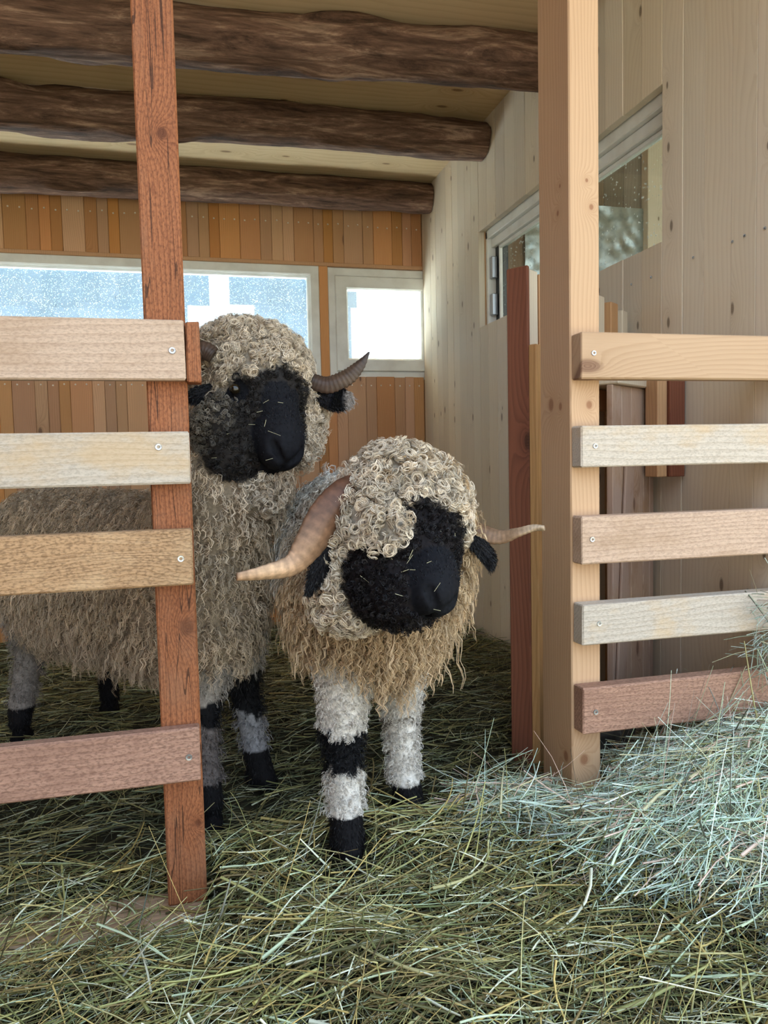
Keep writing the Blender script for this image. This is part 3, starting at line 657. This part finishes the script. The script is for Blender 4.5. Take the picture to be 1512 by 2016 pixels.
def region(sh, P_, tg):
    """kind per point: 0 body,1 ringlet,2 leg,3 black curl,4 face fuzz,5 hoof; plus colour"""
    a, b_, c = sh['head'].loc(P_); nz = .5*vnoise(P_, 38, 1)+.5*vnoise(P_, 90, 2)
    kind = np.zeros(len(P_), int); col = np.tile(np.array(sh['wool']), (len(P_), 1)).astype(float)
    hd = np.isin(tg, (T_HEAD, T_WOOLTOP, T_CHEEK)); z = P_[:, 2]
    # head
    top = hd & (a < .075+.02*nz+sh['head'].tp) & (b_ > -.07+.02*nz-.3*np.clip(.05-a, 0, .1))
    kind[hd] = 3; kind[top] = 1
    back = hd & (a < .025+.012*nz) ; kind[back] = 1
    if 'creamside' in sh:
        cs = hd & (c < sh['creamside']) & (a < .095+.015*nz) & (kind == 3) & (b_ < -.035); kind[cs] = 1
        cs = hd & (c > .06) & (a < .16+.015*nz) & (b_ < .02) & (kind == 3) & sh.get('creamfar', False); kind[cs] = 1
    fz = (tg == T_HEAD) & (((a > sh['head'].curl+.012*nz) & (b_ > -.045) & (np.abs(c) < .042)) | (a > .178+.012*nz)); kind[fz & (kind != 1)] = 4
    kind[tg == T_WOOLTOP] = 1; kind[(tg == T_CHEEK) & (kind != 4)] = 3
    col[kind == 1] = sh['cream']; col[kind == 3] = sh['cheek']; col[kind == 4] = (.010, .010, .013)
    if 'eyepatch' in sh:
        e_ = sh['eyepatch']; ep = hd & (np.linalg.norm(P_-e_, axis=1) < .032); kind[ep] = 4; col[ep] = (.010, .010, .013)
    lg = tg == T_LEG; kind[lg] = 2; col[lg] = sh['legc']
    for i, (x0, y0, x1, y1, bands, hz) in enumerate(sh['legs_xy']):
        t = np.clip(z/.35, 0, 1); lx = x0+(x1-x0)*t; ly = y0+(y1-y0)*t
        near = lg & (np.hypot(P_[:, 0]-lx, P_[:, 1]-ly) < .075)
        zz = z+.03*nz*(z > .12)
        for z0, z1, cc_ in bands: m_ = near & (zz > z0) & (zz < z1); col[m_] = cc_
        m_ = near & (zz < hz); kind[m_] = 5; col[m_] = (.010, .009, .010)
    dirt = np.clip((.45-z)/.3, 0, 1)[:, None]*(kind == 0)[:, None]
    col = col*(1-dirt*.25)+np.array([.30, .20, .11])*dirt*.25*(col.mean(1, keepdims=True)*2)
    return kind, col

def flocks(name, root, nrm, col, n_str, K, length, hw, mode, parent, spread=.004, tipfade=.8, grav=.6, amp=.004, wl=.02, var=.3, dirv=None):
    n_ = len(root)
    if n_ == 0: return
    Lk = length*rng.lognormal(0, var, n_)
    g = np.array([0, 0, -1.])
    t = np.linspace(0, 1, K)
    base = nrm+rng.normal(0, .25, (n_, 3))
    if dirv is not None: base = base*.4+dirv
    base /= np.linalg.norm(base, axis=1, keepdims=True)
    r = rng.normal(size=(n_, 3)); u = np.cross(base, r); u /= np.linalg.norm(u, axis=1, keepdims=True); v = np.cross(base, u)
    ph = rng.uniform(0, 6.28, n_)
    if mode == 'ring':      # ringlet: spiral whose axis lies roughly along the surface
        turns = rng.uniform(1.2, 2.6, n_); rad = amp*rng.uniform(.6, 1.35, n_)
        ax_ = nrm*.55+rng.normal(0, .6, (n_, 3)); ax_ /= np.linalg.norm(ax_, axis=1, keepdims=True)
        p1 = np.cross(ax_, rng.normal(size=(n_, 3))); p1 /= np.linalg.norm(p1, axis=1, keepdims=True); p2 = np.cross(ax_, p1)
        th = ph[:, None]+6.283*turns[:, None]*t[None]
        rr = rad[:, None]*(1-.45*t[None])
        cen = root+nrm*(rad*.7+rng.uniform(0, .008, n_))[:, None]
        line = cen[:, None]+rr[..., None]*(np.cos(th)[..., None]*p1[:, None]+np.sin(th)[..., None]*p2[:, None])+(ax_*Lk[:, None]*.22)[:, None]*t[None, :, None]
        w0 = np.clip(t*4, 0, 1)[None, :, None]; line = root[:, None]*(1-w0)+line*w0
    else:
        s_ = Lk[:, None]*t[None]
        out = base[:, None]*(s_*(1-.5*t[None]))[..., None]+g[None, None]*(grav*s_*t[None])[..., None]
        wv = np.sin(ph[:, None]+6.283*s_/wl)*np.clip(t*3, 0, 1)[None]; wv2 = np.cos(ph[:, None]+6.283*s_/wl)*np.clip(t*3, 0, 1)[None]
        line = root[:, None]+out+amp*(wv[..., None]*u[:, None]+wv2[..., None]*v[:, None])
    # fibres of one lock
    rep = np.repeat(line, n_str, 0); m_ = len(rep)
    off = rng.normal(0, spread, (m_, 1, 3)); conv = (1-tipfade*t**1.5)[None, :, None]
    conv2 = np.clip(t*5, .3, 1)[None, :, None]
    P_ = rep+off*conv*conv2+rng.normal(0, spread*.12, (m_, K, 3))*t[None, :, None]
    c = np.repeat(col, n_str, 0)*rng.uniform(.78, 1.22, (m_, 1))
    lockv = np.repeat(rng.uniform(.82, 1.15, (n_, 1)), n_str, 0)
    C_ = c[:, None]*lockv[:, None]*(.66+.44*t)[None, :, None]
    Wd = hw*rng.lognormal(0, .2, m_)[:, None]*(1-.75*t**2)[None]
    return P_, np.broadcast_to(Wd, (m_, K)), C_

def horn(name, pts, rad, parent, asp=.55, twist=0., cols=None, rdg=1., pale=0., up=(0, 0, 1), n2=16, **kw):
    pts = np.array(pts, float); K = 60; t = np.linspace(0, 1, K); ti = np.linspace(0, 1, len(pts))
    # smooth interpolation by repeated chaikin-like cubic
    def cr(A):
        A = np.asarray(A, float); n_ = len(A); out = []
        for tt in t:
            s_ = tt*(n_-1); i = min(int(s_), n_-2); f_ = s_-i
            p0, p1, p2, p3 = A[max(i-1, 0)], A[i], A[i+1], A[min(i+2, n_-1)]
            out.append(.5*((2*p1)+(-p0+p2)*f_+(2*p0-5*p1+4*p2-p3)*f_**2+(-p0+3*p1-3*p2+p3)*f_**3))
        return np.array(out)
    Pc = cr(pts); Rr = cr(rad); Cc = cr(cols)
    T = np.gradient(Pc, axis=0); T /= np.linalg.norm(T, axis=1, keepdims=True)
    U_ = np.cross(T, np.asarray(up, float)); U_ /= np.linalg.norm(U_, axis=1, keepdims=True); Vv = np.cross(T, U_)
    verts = []; col = []
    for i in range(K):
        ridge = 1+rdg*(.05*math.sin(i*1.9)+.02*math.sin(i*4.3))
        for j in range(n2):
            a = 2*math.pi*j/n2; x = math.cos(a); y = math.sin(a)*asp
            if math.sin(a) > 0: y *= 1.25-.6*abs(math.cos(a))
            tw = R90+twist*t[i]; x2 = x*math.cos(tw)-y*math.sin(tw); y2 = x*math.sin(tw)+y*math.cos(tw)
            verts.append(Pc[i]+Rr[i]*ridge*(x2*Vv[i]+y2*U_[i]))
            st_ = .88+.13*math.sin(i*1.9)+.09*math.sin(i*.37+j*1.1)+.05*math.sin(j*3.+i*.21)
            st_ *= 1+pale*max(0, math.sin(a))*min(1, max(0, t[i]-.3)*3); col.append(Cc[i]*st_)
    verts.append(Pc[0]); verts.append(Pc[-1]+T[-1]*Rr[-1]*.4); col += [Cc[0], Cc[-1]]
    F_ = [(i*n2+j, i*n2+(j+1) % n2, (i+1)*n2+(j+1) % n2, (i+1)*n2+j) for i in range(K-1) for j in range(n2)]
    e_ = len(verts)-1
    F_ += [(e_, (K-1)*n2+j, (K-1)*n2+(j+1) % n2, (K-1)*n2+(j+1) % n2) for j in range(0)]
    ob = np_mesh(name, verts[:-2], F_, M['horn'], parent, col[:-2], True, **kw)
    bm = bmesh.new(); bm.from_mesh(ob.data); bmesh.ops.holes_fill(bm, edges=bm.edges[:], sides=0); bmesh.ops.recalc_face_normals(bm, faces=bm.faces[:]); bm.to_mesh(ob.data); bm.free()
    return ob
def ear(name, pts, wid, parent, up, rim=None, **kw):
    blk = (.012, .011, .013)
    ob = horn(name, pts, wid, parent, .22, 0, [blk]*(len(pts)-1)+[rim or blk], up=up)
    ob.data.materials.clear(); ob.data.materials.append(M['skin'])
    V_ = np.array([v.co[:] for v in ob.data.vertices]); 
    idx = rng.integers(0, len(V_), 1100); t_ = norm(np.array(pts[-1])-np.array(pts[0]))
    dv = np.tile(t_, (len(idx), 1)); tipness = np.clip(((V_[idx]-np.array(pts[0]))@t_)/np.linalg.norm(np.array(pts[-1])-np.array(pts[0])), 0, 1)
    c = np.where((tipness > .8)[:, None] & (rim is not None), np.array(rim or blk), np.array(blk))
    nr = V_[idx]-V_.mean(0); nr -= (nr@t_)[:, None]*t_; nr /= np.linalg.norm(nr, axis=1, keepdims=True)+1e-6
    r_ = flocks('x', V_[idx], nr, c, 2, 4, .010, .0005, 'hang', None, .001, .5, .2, .001, .02, .3, dirv=dv)
    strands('ear_hair', *r_, M['wool'], ob)
    return ob
def eyeball(P_, parent, look):
    bm = bmesh.new(); bmesh.ops.create_uvsphere(bm, u_segments=16, v_segments=10, radius=.0115)
    ob = bm_obj('eye', bm, M['eye'], parent, P_, smooth=True); return ob
M['eye'] = plain('amber_dark_eye', (.012, .008, .004), .08, .6)

def build_sheep(cfg):
    hd = cfg['head']; root = empty('sheep', cfg['base'], label=cfg['label'], category='sheep')
    prims = cfg['prims']+hd.prims(); F = SDF(prims)
    Vt, Fc = F.mesh(.0078)
    D, tg = F.eval(Vt.astype(np.float32), True)
    kind, col = region(cfg, Vt, tg)
    basec = col*np.where((kind == 0) | (kind == 1), .42, .85)[:, None]  # coat under locks and curls darkened to paint shade in their gaps
    off = np.array(cfg['base'])
    body = np_mesh('body', Vt-off, Fc, M['skin'], root, basec, True)
    # sample roots
    A = Vt[Fc[:, 0]]; B = Vt[Fc[:, 1]]; C = Vt[Fc[:, 2]]; Dd = Vt[Fc[:, 3]]
    cen = (A+B+C+Dd)/4; ar = np.linalg.norm(np.cross(C-A, Dd-B), axis=1)/2
    vis = cfg['vis'](cen)
    fn = np.cross(C-A, Dd-B); fn /= np.linalg.norm(fn, axis=1, keepdims=True)+1e-12
    vd = cen-CC; vd /= np.linalg.norm(vd, axis=1, keepdims=True)
    if np.sum(fn*(cen-Vt.mean(0))) < 0: fn = -fn
    vis = vis*np.where((fn*vd).sum(1) > .42, .15, 1.)
    fk = kind[Fc[:, 0]]
    parts = {}
    for kd, dens in cfg['dens'].items():
        pr = ar*dens*vis*(fk == kd)*np.where((kd == 4) & (hd.loc(cen)[0] > .232), .12, 1); nn = rng.poisson(pr); fi = np.repeat(np.arange(len(Fc)), nn)
        if len(fi) == 0: continue
        u, v = rng.uniform(size=(2, len(fi), 1)); p_ = (A[fi]*(1-u)+B[fi]*u)*(1-v)+(Dd[fi]*(1-u)+C[fi]*u)*v
        g = F.grad(p_); k2, c2 = region(cfg, p_, tg[Fc[fi, 0]]); c2 = cfg['tint'](p_, c2, kd)
        parts[kd] = (p_-off, g, c2)
    nose_dir = hd.n
    def go(kd, name, *a, **k):
        if kd in parts:
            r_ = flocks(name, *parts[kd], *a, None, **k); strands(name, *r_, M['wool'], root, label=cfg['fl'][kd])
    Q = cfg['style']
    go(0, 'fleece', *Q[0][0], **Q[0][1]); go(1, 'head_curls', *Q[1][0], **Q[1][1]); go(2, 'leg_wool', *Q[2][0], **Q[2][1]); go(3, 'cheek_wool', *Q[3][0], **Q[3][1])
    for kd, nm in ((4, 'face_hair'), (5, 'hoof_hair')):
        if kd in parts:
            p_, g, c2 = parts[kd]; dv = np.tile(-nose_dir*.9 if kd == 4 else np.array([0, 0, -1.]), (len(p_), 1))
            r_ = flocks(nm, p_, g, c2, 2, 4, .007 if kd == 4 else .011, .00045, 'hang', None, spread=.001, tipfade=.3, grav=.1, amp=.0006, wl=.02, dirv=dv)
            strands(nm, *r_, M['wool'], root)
    return root, F

def leg_prims(x0, y0, kx, ky, tx, ty, tz, hoofdir, r_top=.055, r_knee=.036, r_can=.026, rear=False, rh=.031):
    """hoof (x0,y0) -> knee (kx,ky,.23) -> top (tx,ty,tz)"""
    hx, hy = hoofdir; zg = hgt(x0, y0)+.0; L_ = []
    zk = .235
    L_.append(((tx, ty, tz), (kx, ky, zk), r_top, r_knee, .03, T_LEG))
    L_.append(((kx, ky, zk), (x0-hx*.012, y0-hy*.012, .075), r_knee*.95, r_can, .015, T_LEG))
    L_.append(((x0-hx*.012, y0-hy*.012, .075), (x0+hx*.008, y0+hy*.008, .022), r_can+.002, rh, .012, T_LEG))
    L_.append(((x0-hx*.01, y0-hy*.01, zg+rh*.6), (x0+hx*.028, y0+hy*.028, zg+rh*.45), rh, rh*.75, .012, T_LEG))
    return L_
BLK = (.012, .012, .014)
# ---- front sheep
hF = Head(PD(824, 985, 1.41), PD(888, 1174, 1.225), PD(945, 1050, 1.57)-PD(665, 975, 1.36), drop=.022, tp=.012, mz=1.1, curl=.17, ww=.025)
def hoof(px, py, Y=None): p = PZ(px, py, -.01); return float(p[0]), float(p[1])
f1 = hoof(684, 1672); f2 = hoof(803, 1600)
pF = [((.37, 1.60, .515), (.53, 2.42, .505), .155, .165, .08, T_BODY), ((.37, 1.62, .455), (.50, 2.35, .43), .13, .14, .08, T_BODY),
      ((.345, 1.72, .625), (.52, 2.42, .61), .135, .135, .08, T_BODY),
      ((.37, 1.56, .50), (.385, 1.42, .62), .135, .115, .07, T_NECK), ((.385, 1.47, .58), tuple(hF.w(-.02, -.05, 0)), .12, .095, .06, T_NECK)]
pF += [(tuple(PD(757, 1130, 1.35)), tuple(PD(805, 1165, 1.31)), .062, .055, .03, T_CHEEK), (tuple(PD(750, 1178, 1.36)), tuple(PD(790, 1188, 1.30)), .04, .032, .03, T_CHEEK),
       (tuple(PD(705, 1065, 1.39)), tuple(PD(682, 1175, 1.41)), .052, .055, .04, T_WOOLTOP), (tuple(PD(735, 1020, 1.36)), tuple(PD(775, 1052, 1.315)), .050, .030, .03, T_WOOLTOP)]
pF += leg_prims(*f1, f1[0]+.002, f1[1]+.035, .300, 1.56, .36, (.0, -1), .055, .040, .031, rh=.034)
pF += leg_prims(*f2, f2[0]-.005, f2[1]+.03, .435, 1.60, .36, (.2, -1), .052, .038, .029, rh=.032)
pF += leg_prims(.43, 2.38, .43, 2.46, .46, 2.40, .40, (0, -1), .07, .038, .026)
pF += leg_prims(.60, 2.42, .61, 2.50, .60, 2.42, .40, (0, -1), .07, .038, .026)
def tintF(P_, c, kd):
    c = c.copy()
    if kd == 0:
        w = np.clip((P_[:, 1]-1.60)/.12, 0, 1)[:, None]*np.clip((P_[:, 2]-.5)/.1, 0, 1)[:, None]
        c = c*(1-w)+np.array([.95, .92, .86])*w  # white back fleece, raised further to paint in light from the back windows
        n_ = (.5+.5*vnoise(P_, 25, 4))[:, None]; c *= .78+.4*n_
    if kd == 1: n_ = (.5+.5*vnoise(P_, 40, 3))[:, None]; c = c*(.8+.35*n_)
    return c
WHT = (.74, .66, .56)
cfgF = dict(head=hF, base=(.42, 1.9, 0), prims=pF, label='horned sheep with curly cream forelock, black face and wide twisted horns, standing in the opening',
    wool=(.68, .50, .31), cream=(.85, .72, .56), cheek=(.022, .018, .019), legc=(.92, .86, .78), creamside=-.035, tint=tintF,
    legs_xy=[(f1[0], f1[1], .30, 1.56, [(.155, .235, BLK)], .068), (f2[0], f2[1], .435, 1.6, [(.2, .212, (.2, .16, .12))], .062), (.43, 2.38, .46, 2.4, [], .06), (.6, 2.42, .6, 2.42, [], .06)],
    vis=lambda c: np.where(c[:, 1] > 2.2, .12, np.where((c[:, 1] > 1.75) & ((c[:, 2] < .5) | (c[:, 0] > .5)), .2, 1.)),
    dens={0: 9500, 1: 15000, 2: 24000, 3: 26000, 4: 60000, 5: 60000},
    fl={0: 'long wavy honey-cream locks', 1: 'tight cream ringlets', 2: 'short white curls on the legs', 3: 'black curly cheek wool'},
    style={0: ((5, 10, .046, .00095, 'hang'), dict(spread=.0042, tipfade=.8, grav=.48, amp=.0048, wl=.026, var=.35)),
           1: ((6, 16, .045, .00085, 'ring'), dict(spread=.0018, tipfade=.4, amp=.0105)),
           2: ((3, 7, .020, .0006, 'hang'), dict(spread=.003, tipfade=.6, grav=.3, amp=.0028, wl=.012)),
           3: ((3, 10, .022, .0006, 'ring'), dict(spread=.0016, tipfade=.4, amp=.0045))})
sF, SDFF = build_sheep(cfgF)
offF = np.array(cfgF['base'])
HC = [(.10, .042, .022), (.12, .05, .027), (.15, .070, .038), (.20, .11, .062), (.31, .185, .11), (.38, .24, .145), (.30, .18, .11)]
def H(pts): return [PD(*p)-offF for p in pts]
horn('horn', H([(735, 955, 1.42), (685, 972, 1.36), (642, 1016, 1.335), (610, 1070, 1.315), (575, 1112, 1.30), (520, 1127, 1.27), (466, 1136, 1.25)]),
     [.027, .031, .033, .030, .021, .0145, .0085], sF, .5, .9, HC, up=(0, -1, .3), rdg=.25, pale=1., label='big brown ridged horn with pale twisted tip pointing left')
horn('horn', H([(905, 1035, 1.48), (948, 1050, 1.48), (985, 1057, 1.47), (1020, 1048, 1.45), (1050, 1040, 1.44), (1071, 1040, 1.43)]),
     [.022, .022, .019, .014, .011, .008], sF, .55, 1.6, HC[2:-1]+[(.55, .40, .27)]*2, up=(0, -1, .3), rdg=.3, label='pale twisted horn tip pointing right')
ear('ear', H([(662, 1060, 1.345), (640, 1095, 1.335), (622, 1135, 1.33), (608, 1168, 1.33)]), [.012, .019, .017, .004], sF, (.6, -1, .2))
ear('ear', H([(930, 1065, 1.40), (950, 1080, 1.41), (963, 1100, 1.41), (966, 1118, 1.41)]), [.012, .016, .014, .005], sF, (.3, -1, .1))
# ---- rear sheep
hR = Head(PD(520, 712, 1.69), PD(578, 882, 1.515), PD(640, 785, 1.80)-PD(395, 775, 1.56), drop=.044, tp=.018, mz=1.18, curl=.12)
r1 = hoof(412, 1605); r2 = hoof(512, 1545); r3 = hoof(42, 1440); r4 = hoof(216, 1388)
pR = [((.0, 1.85, .50), (-.43, 2.52, .52), .155, .175, .08, T_BODY), ((.01, 1.84, .42), (-.40, 2.48, .40), .12, .14, .08, T_BODY),
      ((-.01, 1.86, .60), (-.44, 2.55, .60), .12, .13, .08, T_BODY),
      ((.02, 1.81, .55), (.07, 1.71, .80), .12, .098, .07, T_NECK), ((.085, 1.72, .78), tuple(hR.w(-.01, -.06, 0)), .12, .10, .06, T_NECK),
      ((.045, 1.76, .62), (.065, 1.72, .74), .10, .095, .06, T_NECK)]
pR += [(tuple(PD(450, 845, 1.60)), tuple(PD(462, 890, 1.59)), .066, .056, .03, T_CHEEK), (tuple(PD(608, 800, 1.72)), tuple(PD(596, 890, 1.68)), .030, .026, .03, T_WOOLTOP),
       (tuple(PD(455, 955, 1.62)), tuple(PD(515, 960, 1.62)), .042, .038, .03, T_WOOLTOP)]
pR += leg_prims(*r1, r1[0]-.005, r1[1]+.03, .03, 1.80, .38, (.3, -1), .055, .036, .028)
pR += leg_prims(*r2, r2[0]-.03, r2[1]+.03, .10, 1.86, .38, (.6, -.8), .055, .036, .028)
pR += leg_prims(*r3, r3[0]+.03, r3[1]+.05, -.50, 2.50, .38, (-.2, -1), .075, .045, .034)
pR += leg_prims(*r4, r4[0]+.0, r4[1]+.06, -.32, 2.62, .38, (.3, -1), .07, .04, .028)
def tintR(P_, c, kd):
    c = c.copy(); n_ = (.5+.5*vnoise(P_, 22, 6))[:, None]
    if kd == 0: c *= .75+.4*n_
    if kd == 3:
        a, b_, s_ = hR.loc(P_); w = np.clip((-s_-.022)/.055+(.06-a)*4-np.clip(a-.07, 0, 1)*7+.35*vnoise(P_, 50, 2), 0, 1)[:, None]; c = c*(1-w)+np.array([.30, .26, .21])*w
    return c
GR = (.46, .41, .36)
cfgR = dict(head=hR, base=(-.15, 2.15, 0), prims=pR, label='taller sheep with upright curved horn and grey-brown cheeks, standing behind the red-stained post',
    wool=(.74, .59, .43), cream=(.80, .67, .52), cheek=(.035, .030, .028), legc=GR, creamside=-.075, creamfar=True, tint=tintR, eyepatch=PD(462, 768, 1.575),
    legs_xy=[(r1[0], r1[1], .03, 1.80, [(.20, .26, BLK), (.07, .2, (.20, .17, .16))], .07), (r2[0], r2[1], .10, 1.86, [(.17, .29, BLK), (.08, .17, (.34, .33, .34))], .085),
             (r3[0], r3[1], -.5, 2.5, [(.06, .3, (.34, .30, .27))], .07), (r4[0], r4[1], -.32, 2.62, [(0, .17, BLK)], .12)],
    vis=lambda c: np.where((c[:, 2] > .72) & (c[:, 1] > 2), .5, 1.),
    dens={0: 7500, 1: 13500, 2: 10500, 3: 22000, 4: 50000, 5: 40000},
    fl={0: 'dense grey-brown wool', 1: 'cream curls on the crown', 2: 'short grey wool on the legs', 3: 'grey to black curly cheek wool'},
    style={0: ((4, 8, .040, .0009, 'hang'), dict(spread=.004, tipfade=.65, grav=.5, amp=.0052, wl=.024)),
           1: ((5, 12, .040, .0008, 'ring'), dict(spread=.002, tipfade=.4, amp=.0095)),
           2: ((3, 5, .022, .0007, 'hang'), dict(spread=.004, tipfade=.5, grav=.5, amp=.002, wl=.02)),
           3: ((3, 10, .022, .0006, 'ring'), dict(spread=.002, tipfade=.4, amp=.0055))})
sR, SDFR = build_sheep(cfgR); offR = np.array(cfgR['base'])
def H2(pts): return [PD(*p)-offR for p in pts]
HD = [(.05, .03, .02), (.08, .045, .03), (.10, .06, .038), (.08, .05, .035), (.05, .035, .03)]
horn('horn', H2([(615, 750, 1.68), (645, 758, 1.68), (680, 745, 1.68), (706, 722, 1.68), (727, 693, 1.68)]), [.018, .0205, .020, .014, .002], sR, .5, .5, HD, up=(0, -1, .2), label='dark ridged horn curving up to a sharp point')
horn('horn', H2([(420, 700, 1.60), (400, 690, 1.60), (375, 705, 1.60), (350, 725, 1.6), (330, 722, 1.6)]), [.018, .020, .018, .012, .003], sR, .5, .5, HD, up=(0, -1, .2))
ear('ear', H2([(625, 775, 1.69), (650, 784, 1.68), (675, 788, 1.67), (693, 782, 1.66)]), [.015, .026, .024, .009], sR, (.1, -1, .1), (.5, .45, .42))
ear('ear', H2([(420, 765, 1.60), (400, 775, 1.59), (382, 780, 1.58), (372, 782, 1.58)]), [.012, .017, .014, .005], sR, (.1, -1, .1))
eyeball(Vector(PD(462, 766, 1.57)-offR), sR, None)
# hay caught on the fourth right slat, and bits on the faces
def wisps(name, pts, n_, lmin, lmax, w, pal, sd, **kw):
    pts = np.array(pts); c = pts[rng.integers(0, len(pts), n_)]+rng.normal(0, sd, (n_, 3))
    a = rng.normal(size=(n_, 3)); a[:, 2] *= .6; a /= np.linalg.norm(a, axis=1, keepdims=True); L_ = rng.uniform(lmin, lmax, n_)
    t = np.linspace(-.5, .5, 5); P_ = c[:, None]+a[:, None]*(L_[:, None]*t[None])[..., None]; P_[..., 2] -= (t[None]**2*L_[:, None]*rng.uniform(0, .5, (n_, 1)))
    pal = np.array(pal); cc_ = pal[rng.integers(0, len(pal), n_)]
    return strands(name, P_, w*rng.lognormal(0, .3, (n_, 1))*np.linspace(1, .5, 5)[None], np.repeat(cc_[:, None], 5, 1), M['hay'], None, 3, kind='stuff', **kw)
tp = [PY(1500, 1190, 1.47), PY(1505, 1230, 1.46), PY(1512, 1280, 1.45), PY(1495, 1300, 1.46)]
tp = [p+np.array([.03, 0, 0]) for p in tp]
wisps('hay_tuft', tp, 130, .05, .20, .0011, PAL_M, .022, label='tuft of pale hay caught on the second slat from the bottom, at the right edge', category='hay')
q = []
while len(q) < 24:
    sg = SDFF if len(q) < 15 else SDFR
    px_, py_, d_ = (rng.uniform(715, 950), rng.uniform(1040, 1230), 1.1) if len(q) < 15 else (rng.uniform(400, 560), rng.uniform(780, 940), 1.35)
    p = PD(px_, py_, d_); r_ = ray(px_, py_); ok = False
    for _ in range(60):
        dd = float(sg.eval(np.array([p], np.float32))[0]); p = p+r_*max(dd, .001)*.9
        if dd < .002: ok = True; break
    if ok: q.append(p-r_*.011)
q = np.array(q); n_ = len(q); a = np.cross(rng.normal(size=(n_, 3)), cF); a /= np.linalg.norm(a, axis=1, keepdims=True)
L_ = rng.uniform(.004, .019, n_)*np.where(rng.uniform(size=n_) < .15, 1.6, 1); t = np.linspace(-.5, .5, 3)
P_ = q[:, None]+a[:, None]*(L_[:, None]*t[None])[..., None]
for nm, sl2, lb in (('hay_bits', slice(0, 15), 'tiny straw bits stuck in the black face wool of the front sheep'), ('hay_bits', slice(15, 24), 'tiny straw bits stuck in the cheek wool of the rear sheep')):
    strands(nm, P_[sl2], np.full((len(P_[sl2]), 3), .00045), np.tile(np.array([.72, .66, .42]), (len(P_[sl2]), 3, 1)), M['hay'], None, 3, kind='stuff', label=lb, category='straw')
print('TRIS', sum(len(o_.data.loops)-2*len(o_.data.polygons) for o_ in bpy.data.objects if o_.type == 'MESH'))
